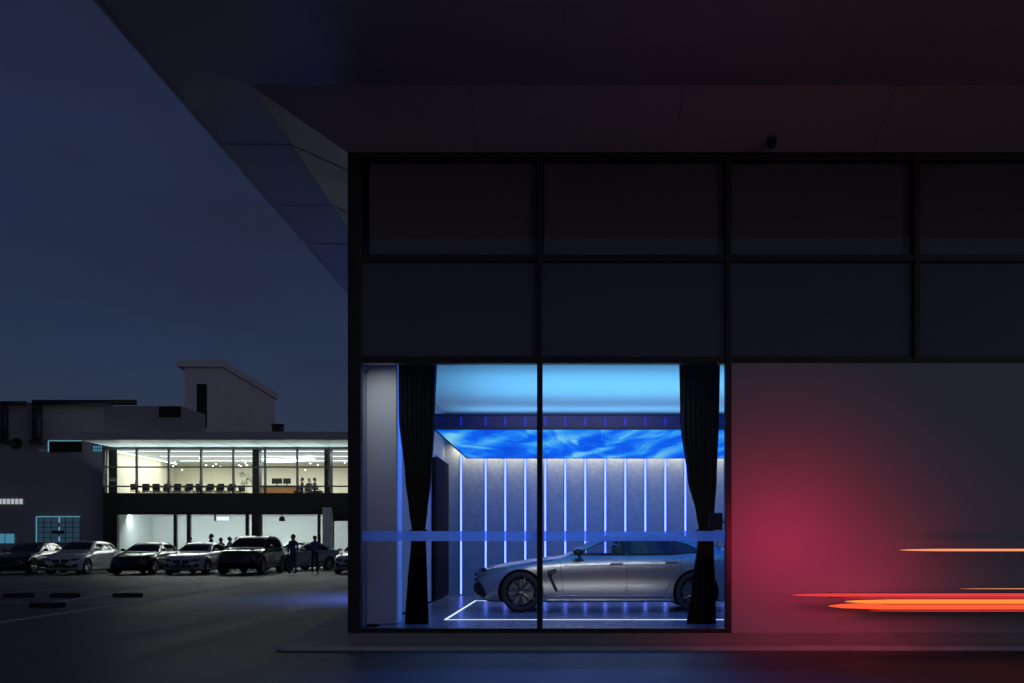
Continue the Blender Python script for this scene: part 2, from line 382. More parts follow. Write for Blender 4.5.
def wheel_stop(x, y, label, rz=0):
    t = empty('wheel_stop', (x, y, ground_z(y)), rz)
    m = MB(); m.prism([(-0.09, 0), (0.09, 0), (0.05, 0.11), (-0.05, 0.11)], 'x', -0.38, 0.38); m.build('rubber_block', M['duct'], t)
    for s in (-0.25, 0.25): box_obj('reflector', (s - 0.06, s + 0.06, -0.084, -0.07, 0.035, 0.075), M['duct'], t)
    tag(t, label, 'wheel stop', 'wheel stops in the parking bays')
wheel_stop(-14.75, 27.0, 'black wheel stop furthest from the long bay line')
wheel_stop(-13.5, 27.0, 'black wheel stop in the middle of the row of three')
wheel_stop(-11.85, 27.1, 'black wheel stop beside the long white bay line')
wheel_stop(-11.7, 22.6, 'black wheel stop on its own nearer the camera than the cross line')

# pavement round the showroom
DF = 13.7          # distance of the facade
XL = PX(348, DF)   # corner of the facade
def pavement():
    out = [(14, 13.36), (-3.78, 13.36), (-3.88, 13.40), (-3.93, 13.55), (-3.98, 14.3), (-4.06, 15.4), (-4.18, 16.6), (-4.26, 17.6), (-4.3, 19.5), (-4.3, 32), (14, 32)]
    m = MB(); m.prism(out, 'z', -0.02, 0.05)
    bmesh.ops.bevel(m.bm, geom=[e for e in m.bm.edges if abs(e.verts[0].co.z - 0.05) < 1e-4 and abs(e.verts[1].co.z - 0.05) < 1e-4], offset=0.012, segments=2, affect='EDGES')
    tag(m.build('pavement', M['paving']), 'low pale kerbed pavement strip around the showroom corner', 'pavement', kind='structure')
pavement()

# ------------------------------------------------------------------ the showroom building
B = empty('showroom_building', (0, DF, 0))
tag(B, 'dark glass showroom with a big overhanging roof and one blue lit window', 'building')
def bo(name, b, mat, parent=B, bev=0.0, label=None):   # box in world coordinates, parented to the building
    o = MB().box(b[0], b[1], b[2] - DF, b[3] - DF, b[4], b[5], bev=bev).build(name, mat, parent)
    if label: o['label'] = label
    return o
ZF = 0.247; TOP = EYE + 5.37; XR = 14.0; DB = 30.0
z_of = lambda py: PZ(py, DF)
x_of = lambda px: PX(px, DF)
# plinth
bo('plinth', (XL, XR, DF, DF + 0.35, 0.051, z_of(633)), M['plinth'], bev=0.006)
bo('side_plinth', (XL, XL + 0.3, DF + 0.352, DB, 0.051, z_of(633)), M['plinth'])
bo('floor_slab', (XL + 0.302, XR - 0.3, DF + 0.352, DB - 0.3, 0.051, ZF), M['gloss_floor'])
# frame
FD = 0.16     # frame depth
mull = [(348, 361), (537, 542.5), (726, 731.5), (914, 920), (1103, 1109)]
zt = [(153, 160), (254.5, 261.5), (356.5, 363), (628.5, 633)]
for i, (a, b) in enumerate(mull):
    lo = z_of(633) + 0.001 if i < 3 else z_of(363) + 0.002
    bo('mullion', (x_of(a), x_of(b), DF - 0.02, DF + FD, lo, TOP), M['frame'], bev=0.006)
for j, (a, b) in enumerate(zt):
    for i in range(4):
        if j == 3 and i > 1: continue
        bo('transom', (x_of(mull[i][1]) + 0.001, x_of(mull[i + 1][0]) - 0.001, DF - 0.004, DF + FD - 0.01, z_of(b), z_of(a)), M['frame'], bev=0.005)
# panes
GY = DF + 0.055
for i in range(4):
    a, b = x_of(mull[i][1]) - 0.01, x_of(mull[i + 1][0]) + 0.01
    bo('upper_pane', (a, b, GY, GY + 0.012, z_of(255), z_of(159)), M['upper_glass'])
    bo('roller_blind', (a + (0.10 if i == 0 else 0.03), b - 0.03, GY + 0.08, GY + 0.09, z_of(256), z_of(158)), M['blind'])
    bo('spandrel_panel', (a, b, GY, GY + 0.02, z_of(357), z_of(261)), M['spandrel'])
for i in range(2):
    a, b = x_of(mull[i][1]) - 0.01, x_of(mull[i + 1][0]) + 0.01
    w = bo('window_pane', (a, b, GY, GY + 0.012, z_of(629), z_of(362)), M['glass'])
    fm = MB(); fv = [fm.bm.verts.new((x, GY - DF + 0.015, z)) for x, z in ((a + 0.012, z_of(541)), (b - 0.012, z_of(541)), (b - 0.012, z_of(531)), (a + 0.012, z_of(531)))]
    fm.bm.faces.new(fv); fm.build('frosted_band', M['film'], w)
# side curtain wall (left flank), glazed, and its rear glazed bay
for (y0, y1) in ((DF + FD + 0.01, 17.2), (17.3, 20.2), (20.3, 23.0)):
    bo('side_pane', (XL + 0.05, XL + 0.062, y0, y1, z_of(633), z_of(362)), M['spandrel'])
for y in (17.25, 20.25, 23.05, 26.5, 29.9):
    bo('side_mullion', (XL, XL + 0.12, y - 0.045, y + 0.045, z_of(633), TOP - 0.002), M['frame'])
bo('side_pane', (XL + 0.05, XL + 0.062, 23.1, 26.45, z_of(633), z_of(362)), M['glass'])
bo('side_pane', (XL + 0.05, XL + 0.062, 26.55, 29.85, z_of(633), z_of(362)), M['glass'])
bo('side_spandrel', (XL + 0.04, XL + 0.08, DF + FD + 0.01, 29.8, z_of(361), TOP - 0.004), M['spandrel'])
# right wall
XW = x_of(731.5)
bo('rendered_wall', (XW + 0.002, XR, DF + 0.005, DF + 0.25, z_of(633) + 0.001, z_of(363)), M['plaster'], label='smooth pale wall beside the lit window, glowing red near the window')
# room: back wall, right wall, ceiling
DBW = 23.1
RXL, RXR = -2.78, 4.7
CZ = EYE + 3.06
bo('side_wall', (RXL - 0.08, RXL, 15.21, DBW, ZF + 0.001, CZ), M['inner_wall'])
bo('side_wall', (RXR, RXR + 0.1, DF + 0.26, DBW, ZF + 0.001, CZ), M['inner_wall'])
bo('back_wall', (RXL - 0.08, RXR + 0.1, DBW + 0.002, DBW + 0.15, ZF + 0.001, CZ - 0.001), M['backwall'])
bo('ceiling', (XL + 0.1, XR - 0.3, DF + 0.2, DB - 0.3, CZ + 0.001, CZ + 0.1), M['white_ceiling'])
bo('ceiling_edge', (RXL + 0.01, RXR - 0.01, DF + 0.3, DF + 0.55, CZ - 0.42, CZ), M['inner_wall'])
bo('attic_back', (XL + 0.1, XR - 0.3, DF + 0.9, DF + 0.95, CZ + 0.11, TOP - 0.01), M['hall_dark'])
bo('rear_wall', (XL + 0.13, XR, DB - 0.28, DB, 0.051, TOP - 0.004), M['render_grey'])
bo('flank_wall', (XR + 0.001, XR + 0.25, DF + 0.01, DB, 0.051, TOP - 0.004), M['render_grey'])
bo('roof_slab', (XL + 0.1, XR, DF + 0.1, DB, TOP + 0.002, TOP + 0.25), M['hall_dark'])
# columns behind the glass
bo('column', (PX(360, 14.7), PX(396.5, 14.7), 14.7, 15.2, ZF + 0.001, CZ - 0.002), M['column'], bev=0.01)
bo('column', (PX(727, 14.6), PX(727, 14.6) + 0.5, 14.1, 14.6, ZF + 0.001, CZ - 0.002), M['inner_wall'], bev=0.01)

# canopy: inner sloping soffit, outer flat soffit, fascia, in panels
d1, H2, t2 = 1.023, EYE + 5.83, 0.99
cx = XL - d1; cy = DF - d1; ex = cx - t2; ey = 8.6
def soffit_panel(name, quad, th=0.06):
    bm = bmesh.new()
    a = [bm.verts.new((x, y - DF, z)) for x, y, z in quad]; b = [bm.verts.new((x, y - DF, z + th)) for x, y, z in quad]
    bm.faces.new(a); bm.faces.new(b[::-1])
    for k in range(4): bm.faces.new((a[k], b[k], b[(k + 1) % 4], a[(k + 1) % 4]))
    bmesh.ops.recalc_face_normals(bm, faces=bm.faces[:])
    me = bpy.data.meshes.new(name); bm.to_mesh(me); bm.free()
    return link_mesh(name, me, M['soffit'], B)
g = 0.003
joints = [cx, -1.2, 1.5, 4.2, 6.9, 9.6, XR]
jw = [XL, -1.2, 1.5, 4.2, 6.9, 9.6, XR]
for i in range(6):
    soffit_panel('sloping_soffit', [(jw[i] + (g if i else 0.004), DF - 0.025, TOP), (jw[i + 1] - g, DF - 0.025, TOP), (joints[i + 1] - g, cy + 0.004, H2), (joints[i] + (g if i else 0.004), cy + 0.004, H2)])
jo = [ex, 0.0, 2.9, 5.8, 8.7, 11.6, XR]
jc = [cx, 0.0, 2.9, 5.8, 8.7, 11.6, XR]
# mitred outer front soffit: the left end runs along the 45 degree mitre, then along the eave edge
my = cy - t2
for i in range(6):
    if i == 0:
        soffit_panel('front_soffit', [(cx + 0.006, cy - 0.004, H2), (jc[1] - g, cy - 0.004, H2), (jo[1] - g, my, H2), (ex + 0.006, my, H2)])
        soffit_panel('front_soffit', [(ex + 0.006, my - 0.003, H2), (jo[1] - g, my - 0.003, H2), (jo[1] - g, ey, H2), (ex + 0.006, ey, H2)])
    else:
        soffit_panel('front_soffit', [(jc[i], cy - 0.004, H2), (jc[i + 1] - g, cy - 0.004, H2), (jo[i + 1] - g, ey, H2), (jo[i], ey, H2)])
sj = [DF, 14.55, 17.15, 19.35, 21.7, 24.2, 26.8, DB + 1.0]
for k in range(7):
    y0, y1 = sj[k], sj[k + 1]
    if k == 0:
        soffit_panel('side_soffit', [(XL - 0.01, DF - 0.015, TOP), (XL - 0.01, y1 - g, TOP), (cx + 0.002, y1 - g, H2), (cx + 0.002, cy + 0.01, H2)])
        soffit_panel('side_soffit', [(cx - 0.004, cy + 0.004, H2), (cx - 0.004, y1 - g, H2), (ex, y1 - g, H2), (ex, my + 0.006, H2)])
    else:
        soffit_panel('side_soffit', [(XL - 0.01, y0 + g, TOP), (XL - 0.01, y1 - g, TOP), (cx + 0.002, y1 - g, H2), (cx + 0.002, y0 + g, H2)])
        soffit_panel('side_soffit', [(cx - 0.004, y0 + g, H2), (cx - 0.004, y1 - g, H2), (ex, y1 - g, H2), (ex, y0 + g, H2)])
for y in sj[1:-1]:
    m = MB(); m.tube([(XL - 0.02, y - DF, TOP + 0.004), (cx, y - DF, H2 + 0.004), (ex + 0.01, y - DF, H2 + 0.004)], 0.012, 6); m.build('joint_trim', M['plaster'], B)
for (p, q) in (((XL, DF - 0.02, TOP), (cx, cy, H2)), ((cx, cy, H2), (ex, my, H2))):
    m = MB(); m.tube([(p[0], p[1] - DF, p[2] + 0.006), (q[0], q[1] - DF, q[2] + 0.006)], 0.010, 6); m.build('mitre_trim', M['soffit'], B)
m = MB(); m.tube([(cx, cy - DF, H2 + 0.006), (cx, DB - DF, H2 + 0.006)], 0.010, 6); m.build('joint_trim', M['soffit'], B)
bo('fascia', (ex - 0.06, XR, ey - 0.06, ey - 0.002, H2 - 0.01, H2 + 0.55), M['soffit'])
bo('fascia', (ex - 0.06, ex - 0.002, ey, DB + 1.0, H2 - 0.004, H2 + 0.55), M['soffit'])
bo('roof', (ex, XR, ey, DB + 1.0, H2 + 0.09, H2 + 0.3), M['hall_dark'])

# security camera under the sloping soffit
t = empty('security_camera', (2.78, 13.46, EYE + 5.455)); tag(t, 'small black dome security camera under the sloping soffit', 'camera')
m = MB(); m.lathe([(0.001, 0.0), (0.07, 0.0), (0.07, -0.05), (0.06, -0.07), (0.001, -0.07)], 18, 'z'); m.build('housing', M['black_plastic'], t)
m = MB(); m.ball((0, 0, -0.075), 0.05); m.build('dome', M['car_glass_dark'], t, True)

# ---- wall light strips
sx = [-2.40, -1.83] + [-1.38 + 0.462 * k for k in range(13)]
ords = 'first second third fourth fifth sixth seventh eighth ninth tenth eleventh twelfth thirteenth fourteenth fifteenth'.split()
zs_b, zs_t = PZ(594, DBW), EYE + 3.0 * 0.985
for k, x in enumerate(sx):
    if x > RXR - 0.1: break
    t = empty('wall_light_strip', (x, DBW, zs_b))
    MB().box(-0.019, 0.019, -0.012, -0.001, 0, zs_t - zs_b).build('diffuser', M['strip'], t)
    for s in (-1, 1): MB().box(s * 0.0215 - 0.002, s * 0.0215 + 0.002, -0.016, -0.001, 0, zs_t - zs_b).build('edge_trim', M['frame'], t)
    tag(t, '%s glowing vertical strip on the showroom back wall, counted from the tied-back curtain by the column' % ords[k], 'wall light', 'vertical light strips on the back wall')

# ---- video ceiling
PXL, PXR, PY0, PY1 = -2.05, 4.2, 15.6, 20.85
PZ0 = EYE + 1.81
t = empty('video_ceiling', ((PXL + PXR) / 2, (PY0 + PY1) / 2, PZ0)); tag(t, 'hanging video ceiling over the silver car showing blue swirls', 'ceiling screen')
hx, hy = (PXR - PXL) / 2, (PY1 - PY0) / 2
MB().box(-hx + 0.03, hx - 0.03, -hy + 0.03, hy - 0.03, -0.004, 0.03).build('screen', M['video'], t)
MB().box(-hx, hx, -hy, hy, 0.032, 0.05).build('backing', M['black_plastic'], t)
for b in ((-hx, hx, -hy, -hy + 0.028, -0.01, 0.031), (-hx, hx, hy - 0.028, hy, -0.01, 0.031), (-hx, -hx + 0.028, -hy + 0.029, hy - 0.029, -0.01, 0.031), (hx - 0.028, hx, -hy + 0.029, hy - 0.029, -0.01, 0.031)):
    MB().box(*b).build('rim', M['seam'], t)
for sxx, syy in ((-0.4 - 1.075, -hy + 0.5), (2.12 - 1.075, -hy + 0.5), (-0.507 - 1.075, hy - 0.5), (2.72 - 1.075, hy - 0.5), (hx - 0.1, 0.0)):
        MB().tube([(sxx, syy, 0.05), (sxx, syy, CZ - PZ0)], 0.008, 8).build('hanger', M['frame'], t)
# tinted header glass above the near edge of the screen
hz0, hz1 = 0.032, PZ(413.5, PY0) - PZ0
hd = MB().box(-hx, hx, -hy + 0.002, -hy + 0.012, hz0, hz1 - 0.03).build('header_glass', M['tint_glass'], t)
MB().box(-hx, hx, -hy - 0.01, -hy + 0.03, hz1 - 0.029, hz1).build('header_rail', M['seam'], t)

# warm wall washer along the back wall
t = empty('wall_washer', (0.9, DBW - 0.22, EYE + 2.30)); tag(t, 'long linear wall washer lighting the top of the strip lit back wall', 'light')
MB().box(-3.4, 3.5, -0.03, 0.03, -0.012, 0.0).build('diffuser', M['wash'], t)
MB().box(-3.42, 3.52, -0.045, 0.045, 0.001, 0.05).build('housing', M['frame'], t)

# floor light line
t = empty('floor_light_line', (0, 15.54, ZF)); tag(t, 'thin white light line outlining the car bay on the floor', 'floor light')
x0, x1, ylen = -1.88, 4.1, 5.3
MB().box(x0, x1, 0, 0.035, 0.001, 0.006).build('light_line', M['white_line'], t)
MB().box(x0, x0 + 0.035, 0.036, ylen, 0.001, 0.006).build('light_line', M['white_line'], t)
MB().box(x0, x1, ylen + 0.001, ylen + 0.036, 0.001, 0.006).build('light_line', M['white_line'], t)

# lamps of the room, with unseen fill lamps added
def area(name, loc, rot, sx_, sy_, e, col):
    d = bpy.data.lights.new(name, 'AREA'); d.shape = 'RECTANGLE'; d.size = sx_; d.size_y = sy_; d.energy = e; d.color = col
    o = bpy.data.objects.new(name, d); COL.objects.link(o); o.location = loc; o.rotation_euler = rot
    return o
area('ceiling_uplight', (1.05, 19.2, PZ0 + 0.14), (R(180), 0, 0), 6.0, 3.2, 150, (0.12, 0.44, 0.78))
cl = area('car_fill_light', (0.2, 13.98, EYE + 2.61), (R(46), 0, 0), 2.6, 0.12, 11, (0.97, 0.98, 1.0)); cl.data.spread = R(95)  # unseen above the window head, added to light the car's side
pl = area('column_fill_light', (-2.62, 13.95, EYE + 2.60), (R(30), 0, 0), 0.45, 0.1, 1.9, (0.88, 0.95, 1.0)); pl.data.spread = R(120)  # unseen lamp added to brighten the pale column
fl = area('low_car_fill', (0.3, 13.96, ZF + 0.015), (R(118), 0, 0), 2.7, 0.05, 3.6, (0.97, 0.99, 1.0)); fl.data.spread = R(110)  # added out of sight behind the bottom transom, lifts the car's lower side
area('rear_ceiling_fill', (0.9, 22.5, EYE + 2.40), (R(180), 0, 0), 6.4, 0.3, 32, (0.12, 0.44, 0.78))  # hidden lamp added to even out the far part of the ceiling
area('wall_wash_light', (0.9, DBW - 0.16, EYE + 2.26), (R(25), 0, 0), 6.9, 0.03, 62, (1.0, 0.94, 0.66))
area('blue_front_fill', (0.9, 14.95, EYE + 2.96), (R(12), 0, 0), 5.4, 0.15, 210, (0.05, 0.17, 1.0))  # no cove here: unseen lamp added to tint the window end blue
area('blue_rear_fill', (0.9, 21.0, EYE + 2.02), (R(24), 0, 0), 6.2, 0.1, 100, (0.045, 0.15, 1.0))  # lamp added behind the screen to turn the back wall bluer
area('road_blue_fill', (-1.0, 26.6, CZ - 0.3), (0, R(34), 0), 2.2, 4.5, 600, (0.09, 0.19, 1.0)).data.spread = R(64)  # invented lamp, out of view, throws a blue patch on the road

# ---- curtains
def curtain(label, D, keys, nf, seed):
    """keys: (py, px0, px1); a gathered sheet with folds, plus a sash"""
    rnd = random.Random(seed)
    rows = []
    ks = [(PZ(y, D), PX(a, D), PX(b, D)) for y, a, b in keys]
    def at(z):
        for (z0, a0, b0), (z1, a1, b1) in zip(ks, ks[1:]):
            if z <= z0 and z >= z1:
                t_ = (z0 - z) / (z0 - z1); s = t_ * t_ * (3 - 2 * t_)
                s = 0.5 * s + 0.5 * t_
                return a0 + (a1 - a0) * s, b0 + (b1 - b0) * s
        return ks[-1][1:]
    zb = ks[-1][0]; ztop = ks[0][0]; xc = (ks[0][1] + ks[0][2]) / 2
    t = empty('curtain', (xc, D, ZF))
    nu, nv = nf * 8, 70
    ph = [rnd.uniform(-0.5, 0.5) for _ in range(nf + 1)]
    bm = bmesh.new(); fr, bk = [], []
    for j in range(nv + 1):
        z = ztop + (zb - ztop) * j / nv; a, b = at(z); wv = (b - a)
        amp = 0.028 + 0.02 * (0.6 / max(wv, 0.2) - 1)
        r1, r2 = [], []
        for i in range(nu + 1):
            u = i / nu; f = u * nf + 0.25 * math.sin(z * 1.3 + seed)
            k = min(nf, max(0, int(u * nf)))
            y = amp * (math.sin(2 * math.pi * f + ph[k] * 0.3) + 0.35 * math.sin(4 * math.pi * f + 1.1 * ph[k]))
            x = a + wv * u + 0.012 * math.sin(2 * math.pi * f * 0.5 + z)
            r1.append(bm.verts.new((x - xc, y, z - ZF))); r2.append(bm.verts.new((x - xc, y + 0.02, z - ZF)))
        fr.append(r1); bk.append(r2)
    for j in range(nv):
        for i in range(nu):
            bm.faces.new((fr[j][i], fr[j][i + 1], fr[j + 1][i + 1], fr[j + 1][i]))
            bm.faces.new((bk[j][i], bk[j + 1][i], bk[j + 1][i + 1], bk[j][i + 1]))
        for i in (0, nu): bm.faces.new((fr[j][i], fr[j + 1][i], bk[j + 1][i], bk[j][i]))
    for j in (0, nv):
        for i in range(nu): bm.faces.new((fr[j][i], bk[j][i], bk[j][i + 1], fr[j][i + 1]))
    bmesh.ops.recalc_face_normals(bm, faces=bm.faces[:])
    me = bpy.data.meshes.new('cloth'); bm.to_mesh(me); bm.free()
    link_mesh('cloth', me, M['black_cloth'], t, True)
    zt_ = PZ(533, D); a, b = at(zt_)
    m = MB(); pts = []
    n = 20; rx, ry = (b - a) / 2 + 0.03, 0.10
    for k in range(n + 1):
        th = 2 * math.pi * k / n
        pts.append(((a + b) / 2 - xc + rx * math.cos(th), 0.01 + ry * math.sin(th), zt_ - ZF + 0.02 * math.sin(th)))
    m.tube(pts, 0.03, 8, cap=False, flat=1.4); m.build('sash', M['dark_cloth'], t, True)
    m = MB(); m.tube([(ks[0][1] - xc - 0.05, 0.01, ztop - ZF + 0.02), (ks[0][2] - xc + 0.05, 0.01, ztop - ZF + 0.02)], 0.018, 8); m.build('rail', M['frame'], t)
    tag(t, label, 'curtain', 'tied back black curtains')
curtain('black curtain tied back beside the pale column, in front of the car bonnet side', 14.75,
        [(350, 398.5, 438), (420, 399, 435), (480, 405, 430.5), (512, 409, 427), (530, 412, 425), (545, 411, 426), (580, 408, 427.5), (626, 405, 429)], 8, 3)
curtain('black curtain tied back in front of the rear of the silver car', 14.75,
        [(350, 679, 720), (420, 680.5, 719.5), (480, 688, 717), (512, 696, 714), (530, 699, 712), (545, 697, 713), (580, 692, 714.5), (626, 686.5, 716)], 8, 5)
# dark drape along the side wall at the back
t = empty('side_drape', (-2.68, 21.9, ZF)); tag(t, 'dark floor length drape drawn along the showroom side wall by the back corner', 'curtain')
bm = bmesh.new(); nn_ = 80; rows = []
for zz in (0.01, 1.0, 2.0, 3.0):
    rows.append([bm.verts.new((0.05 * math.sin(k * 0.9) - 0.03, -1.1 + 2.15 * k / nn_, zz)) for k in range(nn_ + 1)])
    rows.append([bm.verts.new((0.05 * math.sin(k * 0.9) - 0.045, -1.1 + 2.15 * k / nn_, zz)) for k in range(nn_ + 1)])
for j in range(0, 6, 2):
    for k in range(nn_):
        bm.faces.new((rows[j][k], rows[j][k + 1], rows[j + 2][k + 1], rows[j + 2][k])); bm.faces.new((rows[j + 1][k], rows[j + 3][k], rows[j + 3][k + 1], rows[j + 1][k + 1]))
me = bpy.data.meshes.new('cloth'); bm.to_mesh(me); bm.free(); link_mesh('cloth', me, M['black_cloth'], t, True)
MB().tube([(0, -1.15, 3.02), (0, 1.1, 3.02)], 0.015, 8).build('rail', M['frame'], t)

# wall speaker on the column
t = empty('wall_speaker', (PX(715, 14.65), 14.66, PZ(530, 14.65))); tag(t, 'small black box speaker on a bracket behind the tied back curtain', 'speaker')
MB().box(-0.10, 0.10, -0.09, 0.09, 0, 0.25, bev=0.012).build('cabinet', M['black_plastic'], t)
MB().box(-0.075, 0.075, -0.097, -0.091, 0.03, 0.22).build('grille', M['seam'], t)
MB().tube([(0.1, 0.0, 0.12), (0.19, 0.0, 0.12)], 0.018, 8).build('bracket', M['frame'], t)
pts = [(0.05, 0.05, 0.0)] + [(0.06 + 0.03 * math.sin(k), 0.05, -0.05 - 0.035 * k) for k in range(8)]
MB().tube(pts, 0.006, 6).build('cable', M['seam'], t)

# ------------------------------------------------------------------ a passing car's light trails built as tubes, and its red brake lights
def light_line(px0, py, r, mat, label, x1=8.5, flat=1.0, y=13.30, taper=0.5):  # light trail of a moving car, modelled as a glowing tube
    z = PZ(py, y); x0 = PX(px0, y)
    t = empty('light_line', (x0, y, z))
    m = MB(); m.tube([(0, 0, 0), (taper * 0.25, 0, 0), (taper, 0, 0), (x1 - x0, 0, 0)], r, 12, rs=[r * 0.15, r * 0.6, r, r], flat=flat); m.build('trail_tube', mat, t, True)
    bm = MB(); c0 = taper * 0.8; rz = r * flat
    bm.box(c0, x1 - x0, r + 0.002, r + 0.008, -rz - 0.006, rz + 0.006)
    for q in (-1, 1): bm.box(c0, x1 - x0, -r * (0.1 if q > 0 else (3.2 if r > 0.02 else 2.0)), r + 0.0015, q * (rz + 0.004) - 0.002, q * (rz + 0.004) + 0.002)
    bm.build('tube_light_shield', M['bracket'], t)  # added to keep the tube's light off the wall and ground
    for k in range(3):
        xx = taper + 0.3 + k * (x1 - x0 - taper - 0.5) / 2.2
        MB().tube([(xx, r + 0.009, 0), (xx, DF + 0.003 - y, 0)], 0.004, 6).build('bracket', M['bracket'], t)  # added supports for the trail tube
    tag(t, label, 'light trail', 'red and orange car light trails low along the pale wall')
light_line(900, 550, 0.016, M['pale_tube'], 'thin pale orange car light trail, the highest one along the wall')
light_line(960, 588.7, 0.005, M['pale_tube'], 'hairline orange car light trail just above the red one', taper=0.8)
light_line(792, 595, 0.022, M['red_tube'], 'red car light trail that reaches nearest to the lit window', taper=0.6)
light_line(845, 601.5, 0.028, M['amber_tube'], 'amber car light trail lying directly on the thick orange one', taper=0.6, y=13.28)
light_line(868, 610.8, 0.010, M['red_tube'], 'thin red car light trail along the underside of the thick orange one', taper=1.0, y=13.27)
light_line(842, 597.9, 0.007, M['red_tube'], 'hairline red car light trail between the red and amber ones', taper=1.0)
light_line(829, 606, 0.046, M['orange_tube'], 'thick orange red car light trail, the lowest along the wall', taper=0.7)
def point(name, loc, e, col, r):
    d = bpy.data.lights.new(name, 'POINT'); d.energy = e; d.color = col; d.shadow_soft_size = r
    o = bpy.data.objects.new(name, d); COL.objects.link(o); o.location = loc; return o
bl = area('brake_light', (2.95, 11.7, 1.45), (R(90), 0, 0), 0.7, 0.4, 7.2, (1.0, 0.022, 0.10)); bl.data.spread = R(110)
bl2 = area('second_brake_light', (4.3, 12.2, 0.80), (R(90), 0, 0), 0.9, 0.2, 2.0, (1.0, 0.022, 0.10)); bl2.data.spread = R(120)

# ------------------------------------------------------------------ vehicles
def pchip(keys):
    xs = [k[0] for k in keys]; ys = [k[1] for k in keys]; n = len(xs)
    d = [(ys[i + 1] - ys[i]) / (xs[i + 1] - xs[i]) for i in range(n - 1)]
    m = [d[0]] + [0 if d[i - 1] * d[i] <= 0 else 2 * d[i - 1] * d[i] / (d[i - 1] + d[i]) for i in range(1, n - 1)] + [d[-1]]
    def f(x):
        if x <= xs[0]: return ys[0]
        if x >= xs[-1]: return ys[-1]
        i = max(k for k in range(n - 1) if xs[k] <= x)
        h = xs[i + 1] - xs[i]; t = (x - xs[i]) / h
        return ((1 + 2 * t) * (1 - t) ** 2 * ys[i] + t * (1 - t) ** 2 * h * m[i] + t * t * (3 - 2 * t) * ys[i + 1] + t * t * (t - 1) * h * m[i + 1])
    return f

def scaled(keys, sx=1, sy=1): return [(a * sx, b * sy) for a, b in keys]

BASE = dict(    # long low four door coupe
    L=5.08,
    zt=[(0, .61), (.06, .69), (.3, .79), (.8, .885), (1.3, .95), (1.56, .985), (1.9, 1.15), (2.25, 1.30), (2.6, 1.375), (3.0, 1.395), (3.5, 1.365), (4.0, 1.26), (4.4, 1.12), (4.75, 1.03), (5.0, .98), (5.08, .9)],
    zs=[(0, .57), (.1, .65), (.4, .75), (.8, .835), (1.5, .92), (2.5, .955), (3.5, .975), (4.3, 1.0), (4.9, .95), (5.08, .86)],
    zb=[(0, .34), (.1, .24), (.35, .17), (1.2, .16), (4.4, .17), (4.85, .24), (5.08, .42)],
    w=[(0, .56), (.07, .72), (.22, .84), (.55, .93), (.9, .957), (1.6, .94), (2.6, .93), (3.6, .955), (4.0, .965), (4.5, .93), (4.9, .83), (5.08, .68)],
    wt=[(0, .42), (.1, .55), (.4, .68), (.9, .73), (1.5, .74), (1.9, .68), (2.3, .60), (3.0, .575), (3.6, .565), (4.1, .57), (4.5, .63), (5.0, .60), (5.08, .5)],
    ax=(.85, 3.87), r=.35,
    wins=[('window', [(1.80, 1.005), (2.02, 1.10), (2.30, 1.225), (2.60, 1.275), (2.655, 1.275), (2.655, 1.0)]),
          ('window', [(2.72, 1.0), (2.71, 1.28), (3.1, 1.285), (3.46, 1.25), (3.50, 1.01)]),
          ('quarter_window', [(3.55, 1.015), (3.515, 1.235), (3.75, 1.17), (3.98, 1.06), (3.9, 1.03)])],
    shield=(1.04, 1.33, .60, .52), rear=(1.10, 1.33, .55, .45),
    seams=[[(1.52, .93), (1.55, .60), (1.60, .27), (2.60, .25), (2.68, .45), (2.69, .95)], [(2.69, .45), (2.72, .25), (3.30, .26), (3.44, .50), (3.62, .72), (3.62, .97)]],
    handles=[(2.50, .835), (3.46, .865)], mirror=(1.86, 1.02), belt=[(1.7, .985), (2.6, .985), (3.5, 1.0), (4.0, 1.045)],
)
